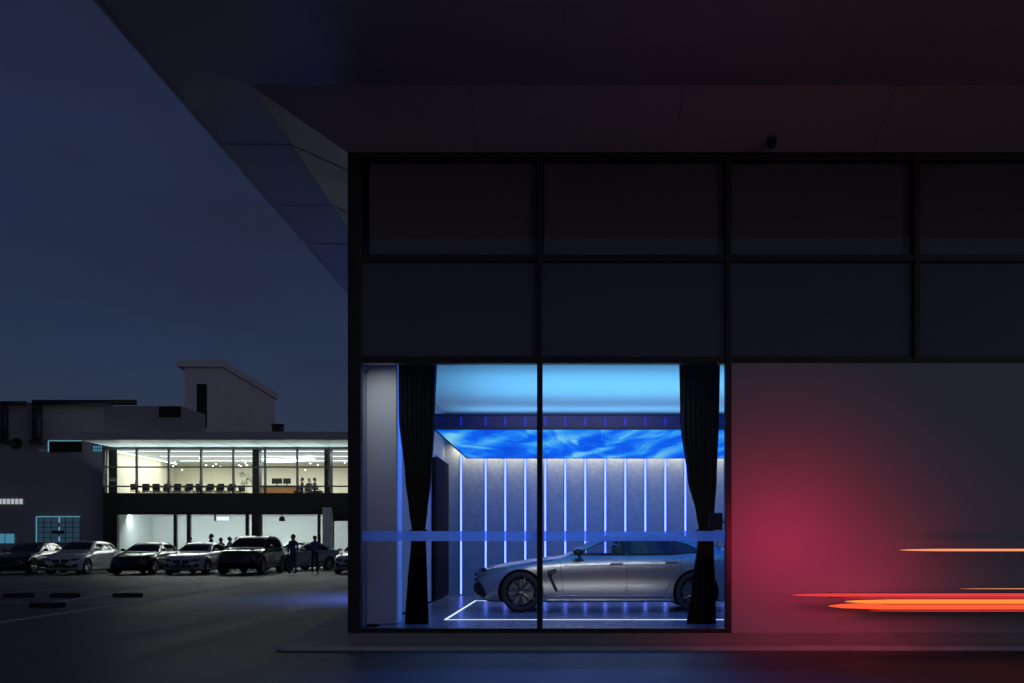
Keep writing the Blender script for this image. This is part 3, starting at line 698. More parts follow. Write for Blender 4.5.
def variant(kind):
    import copy
    s = copy.deepcopy(BASE)
    if kind == 'coupe': return s
    if kind == 'sedan':
        sx, sz = 4.7 / 5.08, 1.04
        wk = .98
        s['zt'] = [(0, .66), (.06, .74), (.3, .84), (.8, .93), (1.3, .99), (1.5, 1.02), (1.85, 1.19), (2.2, 1.34), (2.55, 1.43), (3.0, 1.45), (3.5, 1.43), (4.0, 1.32), (4.4, 1.17), (4.7, 1.10), (5.0, 1.06), (5.08, .95)]
        s['wt'] = [(a, b * 1.06) for a, b in s['wt']]
        s['shield'] = (1.07, 1.39, .62, .54); s['rear'] = (1.16, 1.38, .58, .48)
        dz = 1.045
        s['wins'] = [(n, [(a, b * dz) for a, b in p]) for n, p in s['wins']]
        for k in ('zt', 'zs', 'zb', 'w', 'wt'): s[k] = [(a * sx, b * (wk if k in ('w', 'wt') else 1)) for a, b in s[k]]
        s['zs'] = [(a, b * 1.04) for a, b in s['zs']]
    elif kind == 'hatch':
        sx, wk = 4.3 / 5.08, .94
        s['zt'] = [(0, .70), (.06, .78), (.3, .87), (.8, .96), (1.2, 1.01), (1.4, 1.05), (1.8, 1.24), (2.2, 1.42), (2.55, 1.49), (3.1, 1.50), (3.8, 1.48), (4.4, 1.43), (4.75, 1.25), (4.95, 1.06), (5.04, .98), (5.08, .9)]
        s['wt'] = [(0, .42), (.1, .55), (.4, .68), (.9, .73), (1.4, .74), (1.9, .70), (2.3, .65), (3.0, .63), (3.8, .62), (4.5, .60), (4.9, .62), (5.08, .5)]
        s['wins'] = [('window', [(1.75, 1.06), (2.0, 1.18), (2.25, 1.30), (2.5, 1.37), (2.68, 1.385), (2.68, 1.05)]), ('window', [(2.76, 1.05), (2.76, 1.385), (3.3, 1.385), (3.68, 1.37), (3.72, 1.08)]), ('quarter_window', [(3.80, 1.09), (3.77, 1.36), (4.2, 1.32), (4.42, 1.14)])]
        s['shield'] = (1.11, 1.43, .65, .56); s['rear'] = (1.12, 1.40, .56, .5)
        for k in ('zt', 'zs', 'zb', 'w', 'wt'): s[k] = [(a * sx, b * (wk if k in ('w', 'wt') else 1)) for a, b in s[k]]
        s['zs'] = [(a, b * 1.07) for a, b in s['zs']]
    elif kind == 'suv':
        sx, wk = 4.9 / 5.08, 1.03
        s['zt'] = [(0, .86), (.06, .96), (.25, 1.06), (.8, 1.13), (1.2, 1.17), (1.4, 1.20), (1.8, 1.42), (2.2, 1.62), (2.6, 1.73), (3.1, 1.75), (3.8, 1.74), (4.4, 1.69), (4.8, 1.48), (4.98, 1.2), (5.05, 1.1), (5.08, 1.0)]
        s['wt'] = [(0, .52), (.1, .62), (.4, .74), (.9, .78), (1.4, .78), (1.9, .72), (2.3, .66), (3.0, .64), (3.8, .63), (4.5, .62), (4.9, .64), (5.08, .5)]
        s['zs'] = [(0, .78), (.1, .9), (.4, .99), (.8, 1.05), (1.5, 1.1), (3.5, 1.14), (4.5, 1.16), (5.08, 1.0)]
        s['zb'] = [(0, .42), (.1, .33), (.35, .27), (1.2, .26), (4.4, .28), (4.85, .35), (5.08, .5)]
        s['wins'] = [('window', [(1.75, 1.20), (2.0, 1.36), (2.25, 1.50), (2.5, 1.585), (2.70, 1.60), (2.70, 1.19)]), ('window', [(2.78, 1.19), (2.78, 1.605), (3.3, 1.605), (3.72, 1.59), (3.75, 1.20)]), ('quarter_window', [(3.83, 1.21), (3.80, 1.58), (4.3, 1.54), (4.55, 1.28)])]
        s['shield'] = (1.26, 1.66, .68, .58); s['rear'] = (1.25, 1.62, .58, .5)
        for k in ('zt', 'zs', 'zb', 'w', 'wt'): s[k] = [(a * sx, b * (wk if k in ('w', 'wt') else 1)) for a, b in s[k]]
        s['r'] = .385
    k_ = {'sedan': 4.7, 'hatch': 4.3, 'suv': 4.9}[kind] / 5.08
    hz = {'sedan': 1.03, 'hatch': 1.05, 'suv': 1.17}[kind]
    s['L'] = 5.08 * k_
    s['wins'] = [(n, [(a * k_, b) for a, b in p]) for n, p in s['wins']]
    s['seams'] = [[(a * k_, b * hz) for a, b in p] for p in s['seams']]
    s['handles'] = [(a * k_, b * hz) for a, b in s['handles']]
    s['mirror'] = (s['mirror'][0] * k_, s['mirror'][1] * hz * 1.02)
    s['belt'] = []
    s['ax'] = tuple(a * k_ for a in s['ax'])
    return s

def wheel_meshes(r, rim_mat):
    """three meshes shared by every wheel of a size: hub with brake disc, tyre, rim (outer face towards -y)"""
    wd = 0.235
    m = MB(); m.lathe([(r * .62, -.03), (r * .62, .02)], 30); m.lathe([(.055, -.09), (.055, .05)], 18)
    hub = m.build('wheel', M['disc'])
    m = MB(); m.lathe([(r * .735, -wd / 2 + .012), (r * .78, -wd / 2), (r * .93, -wd / 2 + .004), (r * .985, -wd / 2 + .03), (r, -wd / 2 + .06), (r, wd / 2 - .06), (r * .985, wd / 2 - .03), (r * .93, wd / 2), (r * .735, wd / 2), ], 44)
    # open the centre: remove the two caps and add the inner wall
    bm = m.bm; caps = [f for f in bm.faces if len(f.verts) > 10]
    loops = [[v for v in f.verts] for f in caps]; bmesh.ops.delete(bm, geom=caps, context='FACES_ONLY')
    bmesh.ops.bridge_loops(bm, edges=[e for e in bm.edges if e.is_boundary])
    tyre = m.build('tyre', M['tyre'], None, True)
    m = MB()
    m.lathe([(r * .70, -wd / 2 + .02), (r * .735, -wd / 2 + .006), (r * .735, wd / 2 - .01), (r * .70, wd / 2 - .012)], 40)
    bm = m.bm; caps = [f for f in bm.faces if len(f.verts) > 10]
    bmesh.ops.delete(bm, geom=caps, context='FACES_ONLY'); bmesh.ops.bridge_loops(bm, edges=[e for e in bm.edges if e.is_boundary])
    for k in range(7):
        a = 2 * math.pi * k / 7 + 0.2
        for da in (-.13, .13):
            ca, sa = math.cos(a), math.sin(a); cb, sb = math.cos(a + da * 1.6), math.sin(a + da * 1.6)
            m.tube([(.04 * ca, -wd / 2 + .035, .04 * sa), (r * .40 * math.cos(a + da * .7), -wd / 2 + .022, r * .40 * math.sin(a + da * .7)), (r * .715 * cb, -wd / 2 + .018, r * .715 * sb)], .015, 6, rs=[.02, .013, .016])
    m.lathe([(.03, -wd / 2 + .012), (.062, -wd / 2 + .02), (.066, -wd / 2 + .05)], 20)
    rim = m.build('rim', rim_mat, None, False)
    out = (hub.data, tyre.data, rim.data)
    for o in (hub, tyre, rim): bpy.data.objects.remove(o)
    return out
WM = {('d', .35): wheel_meshes(.35, M['rim_dark']), ('s', .35): wheel_meshes(.35, M['rim_silver']), ('s', .385): wheel_meshes(.385, M['rim_silver'])}

def build_car(label, spec, paint, rim='s', group=None, loc=(0, 0, 0), rz=0.0, hero=False, name='parked_car'):
    s = spec; root = empty(name, loc, rz); tag(root, label, 'car', group)
    fz = {k: pchip(s[k]) for k in ('zt', 'zs', 'zb', 'w', 'wt')}
    Lc = s['L']; NS = 56
    xs = [0.0, .02, .05] + [.09 + (Lc - .18) * i / NS for i in range(NS + 1)] + [Lc - .05, Lc - .02, Lc]
    bm = bmesh.new(); loops = []
    for x in xs:
        zt, zs, zb, w, wt = (fz[k](x) for k in ('zt', 'zs', 'zb', 'w', 'wt'))
        zs = min(zs, zt - .02); h = zs - zb
        cab = max(0, min(1, (zt - zs - .05) / .25))
        half = [(0, zb), (w * .75, zb), (w * .955, zb + .03), (w * .985, zb + h * .22), (w, zb + h * .48), (w * .988, zb + h * .66), (w * .958, zb + h * .82),
                (w * .905, zs - .014), (w * .88, zs + .004)]
        yb, ztr = w * .868, zt - .035 - .02 * cab
        half += [(yb + (wt - yb) * .42, zs + (ztr - zs) * .46), (yb + (wt - yb) * .80, zs + (ztr - zs) * .86), (wt, ztr), (wt * .88, zt - .016), (wt * .5, zt - .004), (0, zt)]
        ring = [bm.verts.new((x, -y, z)) for y, z in half] + [bm.verts.new((x, y, z)) for y, z in half[-2:0:-1]]
        loops.append(ring)
    n = len(loops[0])
    for a, b in zip(loops, loops[1:]):
        for k in range(n): bm.faces.new((a[k], a[(k + 1) % n], b[(k + 1) % n], b[k]))
    bm.faces.new(loops[0][::-1]); bm.faces.new(loops[-1])
    bmesh.ops.recalc_face_normals(bm, faces=bm.faces[:])
    for f in bm.faces: f.smooth = True
    me = bpy.data.meshes.new('body'); bm.to_mesh(me); bm.free()
    me.materials.append(paint); me.materials.append(M['seam'])
    body = bpy.data.objects.new('body', me); COL.objects.link(body)
    # cutters: wheel arches, and for the show car the cabin opening behind the front side windows
    m = MB()
    rr = s['r']
    for ax in s['ax']:
        for sd in (-1, 1):
            ww = fz['w'](ax); m.lathe([(rr + .045, 0), (rr + .045, .5)] if sd > 0 else [(rr + .045, -.5), (rr + .045, 0)], 48, 'y', (ax, sd * (ww - .30), rr))
    if hero:
        m.prism(s['wins'][0][1], 'y', -1.2, 1.2)
    bmesh.ops.recalc_face_normals(m.bm, faces=m.bm.faces[:])
    cm = bpy.data.meshes.new('cut'); m.bm.to_mesh(cm); m.bm.free()
    cm.materials.append(paint); cm.materials.append(M['seam'])
    for p in cm.polygons: p.material_index = 1
    cut = bpy.data.objects.new('cut', cm); COL.objects.link(cut)
    full = BVHTree.FromPolygons([v.co for v in me.vertices], [p.vertices for p in me.polygons])
    md = body.modifiers.new('b', 'BOOLEAN'); md.operation = 'DIFFERENCE'; md.object = cut; md.solver = 'EXACT'
    new = evaluated_mesh(body); body.modifiers.clear(); body.data = new
    bpy.data.objects.remove(cut)
    bpy.ops.object.select_all(action='DESELECT')
    for p in new.polygons: p.use_smooth = p.material_index == 0
    try: new.set_sharp_from_angle(angle=R(38))
    except Exception: pass
    body.name = 'body'; body.parent = root
    def hit(x, z, sd):
        r_ = full.ray_cast(Vector((x, sd * 3, z)), Vector((0, -sd, 0)))
        return r_[0], r_[1]
    def hitx(y, z, rear=False):
        r_ = full.ray_cast(Vector((Lc + 2 if rear else -2, y, z)), Vector((-1 if rear else 1, 0, 0)))
        if r_[0] is None:
            r_ = full.find_nearest(Vector((Lc if rear else 0, y, z)))
        return r_[0], r_[1]
    def patch(pname, poly, mode, mat, off=.005, sd=-1, parent=None, maxe=.07, depth=.012):
        bm = bmesh.new(); f = bm.faces.new([bm.verts.new((a, b, 0)) for a, b in poly])
        bmesh.ops.triangulate(bm, faces=[f])
        for _ in range(5):
            es = [e for e in bm.edges if e.calc_length() > maxe]
            if not es: break
            bmesh.ops.subdivide_edges(bm, edges=es, cuts=1); bmesh.ops.triangulate(bm, faces=[f for f in bm.faces if len(f.verts) > 3])
        bmesh.ops.beautify_fill(bm, faces=bm.faces[:], edges=[e for e in bm.edges if not e.is_boundary])
        for v in bm.verts:
            a, b = v.co.x, v.co.y
            p, nn = hit(a, b, sd) if mode == 'side' else hitx(a, b, mode == 'rear')
            if p is None: p = Vector((a, sd * fz['w'](a) * .9, b)); nn = Vector((0, sd, 0))
            v.co = p + nn * off
        out = Vector((0, sd, 0)) if mode == 'side' else Vector((1 if mode == 'rear' else -1, 0, 0))
        if sum((f_.normal.dot(out) for f_ in (lambda: (bm.normal_update(), bm.faces)[1])())) < 0: bmesh.ops.reverse_faces(bm, faces=bm.faces[:])
        be = [e for e in bm.edges if e.is_boundary]
        ex_ = bmesh.ops.extrude_edge_only(bm, edges=be)
        for v in [g_ for g_ in ex_['geom'] if isinstance(g_, bmesh.types.BMVert)]: v.co -= out * depth
        for f_ in bm.faces: f_.smooth = True
        me_ = bpy.data.meshes.new(pname); bm.to_mesh(me_); bm.free()
        try: me_.set_sharp_from_angle(angle=R(40))
        except Exception: pass
        return link_mesh(pname, me_, mat, parent or root)
    def line(pname, pts, r, mat, sd=-1, off=.0, parent=None):
        dense = []
        for (a, b), (c, d) in zip(pts, pts[1:]):
            nseg = max(2, int(math.hypot(c - a, d - b) / .05))
            dense += [(a + (c - a) * k / nseg, b + (d - b) * k / nseg) for k in range(nseg)]
        dense.append(pts[-1]); P = []
        for a, b in dense:
            p, nn = hit(a, b, sd)
            if p is not None: P.append(p + nn * off)
        return MB().tube(P, r, 5).build(pname, mat, parent or root, True)
    for sd in (-1, 1):
        for i, (wn, poly) in enumerate(s['wins']):
            clear = hero and i == 0
            patch(wn, poly, 'side', M['car_glass'] if clear else M['car_glass_dark'], sd=sd, off=.003 if clear else .005)
            line('window_trim', poly + [poly[0]], .008, M['seam'] if not hero else M['chrome' if False else 'seam'], sd, .004)
        for wa, wb in zip(s['wins'], s['wins'][1:]):
            xa = max(p[0] for p in wa[1]); xb = min(p[0] for p in wb[1]); za = max(p[1] for p in wa[1] if p[0] > xa - .12); zb_ = min(p[1] for p in wa[1])
            patch('pillar_trim', [(xa - .01, zb_ + .005), (xb + .03, zb_ + .015), (xb + .03, za - .01), (xa - .02, za - .005)], 'side', M['car_glass_dark'], off=.0065, sd=sd, depth=.006)
        for sm in s['seams']: line('door_seam', sm, .0045, M['seam'], sd, -.001)
        for (hx_, hz_) in s['handles']:
            p, nn = hit(hx_, hz_, sd)
            MB().box(-.11, .11, -.018, .018, -.012, .012, bev=.009).build('door_handle', paint, root, True, p + nn * .018)
            patch('handle_recess', [(hx_ - .1, hz_ - .02), (hx_ + .1, hz_ - .02), (hx_ + .1, hz_ + .02), (hx_ - .1, hz_ + .02)], 'side', M['seam'], off=.001, sd=sd, depth=.003)
        mx_, mz_ = s['mirror']; p, nn = hit(mx_, mz_ - .04, sd)
        mir = MB().ball((-.02, sd * .16, .06), .09, (1.0, 1.25, .72), 16, 10).build('mirror', paint if not hero else M['black_plastic'], root, True, p)
        MB().tube([(0, -.02 * sd, -.02), (0, sd * .1, .03)], .022, 8).build('mirror_arm', M['black_plastic'], mir, True)
        MB().box(.055, .07, sd * .16 - .085, sd * .16 + .085, .015, .105).build('mirror_glass', M['chrome'], mir)
        # lamps
        zl = fz['zs'](.12)
        wl = fz['w'](.12)
        lamp = [(sd * wl * .52, zl - .085), (sd * wl * .80, zl - .10), (sd * wl * .985, zl - .06), (sd * wl * .99, zl - .0), (sd * wl * .80, zl + .0), (sd * wl * .55, zl - .025)]
        patch('headlight', lamp, 'front', M['lamp_glass'], off=.006, sd=sd)
        zr = fz['zs'](Lc - .15)
        patch('tail_light', [(sd * .42, zr - .10), (sd * .72, zr - .11), (sd * .80, zr - .04), (sd * .70, zr + .0), (sd * .42, zr - .02)], 'rear', M['tail_glass'], off=.005, sd=sd)
        # corner intake
        zb0 = fz['zb'](.05)
        patch('bumper_intake', [(sd * wl * .62, zb0 + .05), (sd * wl * .95, zb0 + .07), (sd * wl * .97, zb0 + .20), (sd * wl * .85, zb0 + .22), (sd * wl * .66, zb0 + .13)], 'front', M['seam'], off=.004, sd=sd)
        line('sill', [(s['ax'][0] + rr + .06, fz['zb'](1.5) + .045), (s['ax'][1] - rr - .06, fz['zb'](2.8) + .045)], .028, M['seam'] if not hero else paint, sd, -.008)
        line('rocker_crease', [(s['ax'][0] + rr + .06, fz['zb'](1.5) + .125), (s['ax'][1] - rr - .07, fz['zb'](2.8) + .125)], .008, paint, sd, 0.0)
    # front: two grilles, lower intake, plate
    zg = fz['zs'](.12)
    for sd in (-1, 1):
        patch('grille', [(sd * .03, zg - .20), (sd * .30, zg - .19), (sd * .37, zg - .11), (sd * .35, zg - .045), (sd * .05, zg - .035)], 'front', M['seam'], off=.005, sd=sd)
        for k in range(5):
            yy = sd * (.07 + .055 * k)
            a, b = hitx(yy, zg - .185), hitx(yy, zg - .05)
            MB().tube([a[0] + a[1] * .009, (hitx(yy, zg - .12)[0] + hitx(yy, zg - .12)[1] * .009), b[0] + b[1] * .009], .006, 5).build('grille_bar', M['chrome'], root, True)
    zb0 = fz['zb'](.05)
    patch('lower_intake', [(-.5, zb0 + .05), (.5, zb0 + .05), (.42, zb0 + .15), (-.42, zb0 + .15)], 'front', M['seam'], off=.004)
    pz = zg - .27; pp, _ = hitx(0, pz)
    MB().box(-.012, 0, -.24, .24, -.055, .055, bev=.004).build('number_plate', M['plate'], root, False, (pp.x - .004, 0, pz))
    # screens
    z0, z1, a0, a1 = s['shield']
    patch('windscreen', [(-a0, z0), (-a0 * .5, z0 - .012), (a0 * .5, z0 - .012), (a0, z0), (a1, z1), (a1 * .5, z1 + .012), (-a1 * .5, z1 + .012), (-a1, z1)], 'front', M['car_glass_dark'], off=.005)
    z0, z1, a0, a1 = s['rear']
    patch('rear_window', [(-a0, z0), (a0, z0), (a1, z1), (-a1, z1)], 'rear', M['car_glass_dark'], off=.005)
    # wheels
    for ax in s['ax']:
        for sd in (-1, 1):
            hubm, tyrem, rimm = WM[(rim, rr)]
            wh = bpy.data.objects.new('wheel', hubm); COL.objects.link(wh); wh.parent = root
            wh.location = (ax, sd * (fz['w'](ax) - .135), rr)
            if sd > 0: wh.rotation_euler = (0, 0, math.pi)
            for nm_, mm in (('tyre', tyrem), ('rim', rimm)):
                c_ = bpy.data.objects.new(nm_, mm); COL.objects.link(c_); c_.parent = wh
    if hero:
        for sd in (-1, 1):
            # black air breather behind the front wheel
            patch('side_vent', [(1.30, .70), (1.45, .755), (1.47, .70), (1.40, .665), (1.385, .60), (1.50, .36), (1.44, .36), (1.32, .62)], 'side', M['seam'], off=.006, sd=sd)
            patch('vent_blade', [(1.335, .68), (1.44, .725), (1.44, .71), (1.34, .668)], 'side', M['chrome'], off=.010, sd=sd, depth=.004)
            patch('headlight_wrap', [(.10, .715), (.30, .735), (.47, .785), (.40, .79), (.22, .765), (.10, .735)], 'side', M['lamp_glass'], off=.006, sd=sd)
            patch('side_intake', [(.045, .50), (.12, .53), (.19, .44), (.25, .30), (.20, .235), (.10, .25), (.06, .34)], 'side', M['seam'], off=.006, sd=sd)
            patch('grille_return', [(.012, .66), (.075, .67), (.10, .60), (.09, .54), (.02, .53)], 'side', M['seam'], off=.006, sd=sd)
            line('splitter', [(.10, .235), (.3, .19), (.44, .18)], .012, M['seam'], sd, 0)
            line('belt_trim', s['belt'], .007, M['seam'], sd, .003)
            line('shoulder_crease', [(1.6, .80), (2.6, .82), (3.6, .83), (4.2, .86)], .010, paint, sd, -.003)
            line('hood_cut', [(.45, .735), (.9, .815), (1.4, .90)], .005, M['seam'], sd, 0)
            box_seat = MB(); box_seat.box(-.05, .07, -.22, .22, -.02, .16, bev=.03); box_seat.box(-.02, .04, -.12, .12, .18, .32, bev=.03)
            box_seat.build('seat', M['black_plastic'], root, True, (2.53, sd * .36, 1.0))
        MB().tube([(1.95, -.52, 1.02), (1.98, -.36, 1.13), (1.95, -.2, 1.02)], .016, 8).build('steering_wheel', M['black_plastic'], root, True)
    return root

hero = build_car('low silver grey four door car parked under the blue video ceiling', variant('coupe'), M['hero_paint'], 'd', loc=(PX(471.5, 1000 / 58), 1000 / 58 + .95, ZF), hero=True, name='show_car')

G1 = 'cars parked in front of the lit hall'
Yc = 43.7; gz = 0.1
def lot(px, kind, paint, label, rz=90, y=Yc, rim='s'):
    x = PX(px, y)
    return build_car(label, variant(kind), paint, rim, G1, (x, y, gz), R(rz))
lot(4, 'sedan', M['black_paint'], 'black car cut by the photo edge, parked nearest the grey service building')
lot(60, 'hatch', M['white_paint'], 'white hatchback parked between two black cars under the small gridded window')
lot(127, 'sedan', M['black_paint'], 'black saloon parked between the white hatchback and the white saloon')
lot(181, 'sedan', M['white_paint'], 'white saloon with wide grille parked beside the big black car')
lot(236, 'suv', M['black_paint'], 'tall black off-roader, tallest of the parked cars, with bright wheels')
lot(565 - 14.9 / 49.6 * 1000, 'sedan', M['silver_paint'], 'silver saloon parked askew behind the two people in blue', rz=60, y=49.6)
lot(352, 'sedan', M['white_paint'], 'pale car half hidden by the dark corner frame of the showroom', y=44.6)
M['hall_ceiling'] = pbr('cool_white_ceiling', (0.58, 0.70, 0.78), 0.6, 0, 0.1, 0.5)

# ------------------------------------------------------------------ the lit hall across the car park
DH = 55.0
H = empty('exhibition_hall', (-18, DH, 0)); tag(H, 'long two storey hall with glowing glass upper floor and projecting flat roof', 'building')
HO = Vector((18, -DH, 0))
def hb(name, px0, px1, y0, y1, z0, z1, mat, parent=None, bev=0.0, D=DH):
    return MB().box(PX(px0, D) + 18, PX(px1, D) + 18, y0 - DH, y1 - DH, z0, z1, bev=bev).build(name, mat, parent or H)
def hz(py, D=DH): return PZ(py, D)
HXR = 430      # the hall runs on behind the showroom
GZ = 0.1
UF = EYE + 2.58                      # upper floor level
hb('spandrel_band', 103, HXR, DH, DH + 0.35, hz(513), hz(493), M['hall_dark'])
hb('upper_floor', 104, HXR, DH + 0.352, 66.5, UF - 0.3, UF, M['hall_floor'])
hb('upper_back_wall', 104, HXR, 65.0, 65.2, UF + 0.001, EYE + 5.29, M['cream'])
XS = PX(105.5, DH)
MB().box(XS - 0.2 + 18, XS + 18, 0.2, 9.99, UF + 0.001, EYE + 5.29).build('upper_side_wall', M['cream'], H)
hb('upper_ceiling', 104, HXR, DH + 0.1, 66.4, EYE + 5.292, EYE + 5.37, M['hall_ceiling'])
hb('blind', 107, 115.5, DH + 0.2, DH + 0.22, hz(493), hz(449), M['hall_floor'])
# canopy roof
RX0 = PX(77.5, 51.2) + 18; RX1 = PX(HXR, DH) + 18
MB().box(RX0, RX1, 51.26 - DH, 66.6 - DH, EYE + 5.41, EYE + 5.76).build('roof', M['fascia'], H)
MB().box(RX0 - 0.02, RX1, 51.2 - DH, 51.255 - DH, EYE + 5.385, EYE + 5.80).build('fascia', M['fascia'], H)
jx = [104.5, 136.8, 168.9, 201.3, 233.5, 265.3, 297.4, 329.5, 361.6, 393.7, 425]
for a, b in zip([77.5 - 10] + jx, jx + [HXR]):
    xa = max(RX0 + 0.02, PX(a, DH) + 18 + 0.05); xb = PX(b, DH) + 18 - 0.05
    if xb - xa < 0.3: continue
    MB().box(xa, xb, 51.262 - DH, -0.02, EYE + 5.385, EYE + 5.408).build('soffit_panel', M['hall_soffit'], H)
# upper glazing
for i, p in enumerate(jx): hb('mullion', p - 0.9, p + 0.9, DH - 0.08, DH + 0.09, hz(493) + 0.001, hz(447.2), M['frame'])
for a, b in zip(jx, jx[1:]):
    for (ya, yb) in ((447.2, 449.0), (466.4, 467.8), (485.6, 487.0)): hb('transom', a + 0.92, b - 0.92, DH - 0.05, DH + 0.07, hz(yb), hz(ya), M['frame'])
    hb('window_pane', a + 0.5, b - 0.5, DH + 0.012, DH + 0.022, hz(493) + 0.002, hz(447.5), M['glass'])
for a in (136.8, 168.9, 201.3):   # tilted open stays seen on three lights
    MB().tube([(PX(a - 2.6, DH) + 18, 0.12, hz(486)), (PX(a - 0.6, DH) + 18, 0.12, hz(468))], 0.03, 6).build('window_stay', M['frame'], H)
for p0, p1 in ((250, 256.8), (322.5, 329), (392, 398.5)): hb('upper_column', p0, p1, DH + 0.4, DH + 0.9, UF + 0.002, EYE + 5.29, M['duct'])
# ground floor
hb('ground_wall', 103, 117, DH, DH + 0.3, GZ, hz(513) - 0.001, M['hall_dark'])
hb('lintel', 117.2, HXR, DH + 0.02, DH + 0.3, hz(514.5), hz(513) - 0.001, M['hall_dark'])
hb('ground_back_wall', 104, HXR, 61.0, 61.2, GZ, hz(500), M['teal_white'])
MB().box(PX(104, DH) + 18, PX(104, DH) + 18.2, 0.31, 5.99, GZ, hz(500)).build('ground_side_wall', M['teal_white'], H)
hb('ground_ceiling', 104, HXR, DH + 0.31, 61.2, hz(513), hz(513) + 0.05, M['white_ceiling'])
hb('ground_floor', 104, HXR, DH + 0.1, 61.2, GZ + 0.002, GZ + 0.02, M['hall_floor'])
for p0, p1, mt in ((173.4, 176.4, 'frame'), (186.6, 190.2, 'frame'), (245.4, 248.4, 'frame'), (251.6, 259.5, 'duct'), (260.2, 261.6, 'frame'), (317.4, 320, 'frame'), (332.2, 333.6, 'frame'), (366, 369, 'frame'), (400, 403, 'frame')):
    hb('door_frame' if mt == 'frame' else 'pier', p0, p1, DH + 0.0, DH + 0.2, GZ + 0.001, hz(514.5) - 0.001, M[mt])
MB().box(PX(322.8, 54.6) + 18, PX(330.4, 54.6) + 18, -0.5, -0.02, GZ, PZ(507.5, 54.6)).build('pier', M['render_pale'], H)
hb('door_head', 333.8, 366, DH + 0.03, DH + 0.2, hz(521), hz(514.6), M['hall_dark'])
for a, b in ((117.2, 173.2), (176.6, 186.4), (190.4, 245.2), (262, 317.2), (333.8, 365.8)):
    hb('glass_door', a, b, DH + 0.1, DH + 0.112, GZ + 0.002, hz(514.5) - 0.002, M['glass'])

# lamps inside the hall
def hall_lamp(name, px, py, D, label, cat, size, mat, group):
    t = empty(name, (PX(px, D), D, PZ(py, D))); tag(t, label, cat, group); return t
for k, (D, px0, px1) in enumerate(((56.2, 122, 425), (59.4, 160, 425), (62.6, 180, 425))):
    t = empty('linear_ceiling_lamp', (PX((px0 + px1) / 2, D), D, EYE + 5.285)); w = (PX(px1, D) - PX(px0, D)) / 2
    MB().box(-w, w, -0.06, 0.06, -0.02, -0.002).build('diffuser', M['hall_lamp'], t)
    MB().box(-w - 0.05, w + 0.05, -0.09, 0.09, -0.015, 0.004).build('housing', M['fascia'], t)
    tag(t, ['long white ceiling lamp directly behind the upper windows of the hall', 'middle white ceiling lamp line in the hall upper floor', 'deepest white ceiling lamp line in the hall upper floor'][k], 'ceiling lamp', 'linear lamps in the hall')
t = empty('cove_lamp', (XS + 0.08, 60, EYE + 5.22)); tag(t, 'cove lamp running along the side wall of the glowing upper floor', 'ceiling lamp')
MB().box(0, 0.04, -4.2, 4.8, 0, 0.03).build('diffuser', M['hall_lamp'], t); MB().box(-0.05, 0.06, -4.2, 4.8, -0.03, -0.002).build('ledge', M['cream'], t)
t = empty('curved_ceiling_lamp', (PX(287, 60), 60, EYE + 5.12)); tag(t, 'curved white ribbon lamp hanging over the upstairs counter', 'ceiling lamp')
for k in range(2):
    pts = [(-1.7 + 3.4 * q / 20, -0.9 + 1.6 * k + 1.1 * math.sin(q / 20 * 3.0 + k), 0.0) for q in range(21)]
    MB().tube(pts, 0.07, 8, flat=0.4).build('diffuser', M['hall_lamp'], t, True)
for q in (-1.2, 1.2): MB().tube([(q, 0.1, 0.0), (q, 0.1, 0.16)], 0.01, 6).build('hanger', M['frame'], t)
rb = random.Random(4)
for k in range(26):
    px = rb.uniform(150, 255) if k < 18 else rb.uniform(255, 345); D = rb.uniform(58, 64)
    t = empty('pendant_bulb', (PX(px, D), D, EYE + 5.0 + rb.uniform(-0.28, 0.1)))
    MB().ball((0, 0, 0), 0.032, seg=10, rings=6).build('bulb', M['bulb'], t, True)
    MB().tube([(0, 0, 0.04), (0, 0, EYE + 5.29 - t.location.z)], 0.005, 5).build('cord', M['frame'], t)
    tag(t, 'small bright bulb hanging from the ceiling of the glowing upper floor', 'pendant lamp', 'pendant bulbs in the hall')
for k, (px, lb) in enumerate(((126, 'low wall lamp shining behind the white hatchback and the black saloon'), (200, 'low wall lamp shining above the white saloon roof'), (229, 'low wall lamp shining behind the heads beside the black off-roader'), (288, 'low wall lamp shining behind the two people in blue'))):
    t = empty('wall_lamp', (PX(px, 60.9), 60.9, GZ + 1.28)); tag(t, lb, 'wall lamp', 'low wall lamps in the hall ground floor')
    MB().box(-0.22, 0.22, -0.05, 0.03, -0.09, 0.0).build('housing', M['fascia'], t); MB().box(-0.2, 0.2, -0.04, 0.02, 0.001, 0.012).build('diffuser', M['spot_lamp'], t)
area('hall_ground_light', (PX(220, 57), 57.6, hz(513) - 0.05), (R(35), 0, 0), 14, 0.3, 440, (0.95, 1.0, 0.97))
area('hall_upper_light', (PX(230, 57), 59.5, EYE + 5.2), (0, 0, 0), 14, 6, 1350, (1.0, 0.99, 0.92))
hf = area('hall_soffit_fill', (PX(225, 55), 54.6, hz(492)), (R(186), 0, 0), 14, 0.15, 190, (0.78, 1.0, 1.0)); hf.data.spread = R(115)  # added outside the glass to brighten the canopy soffit from below

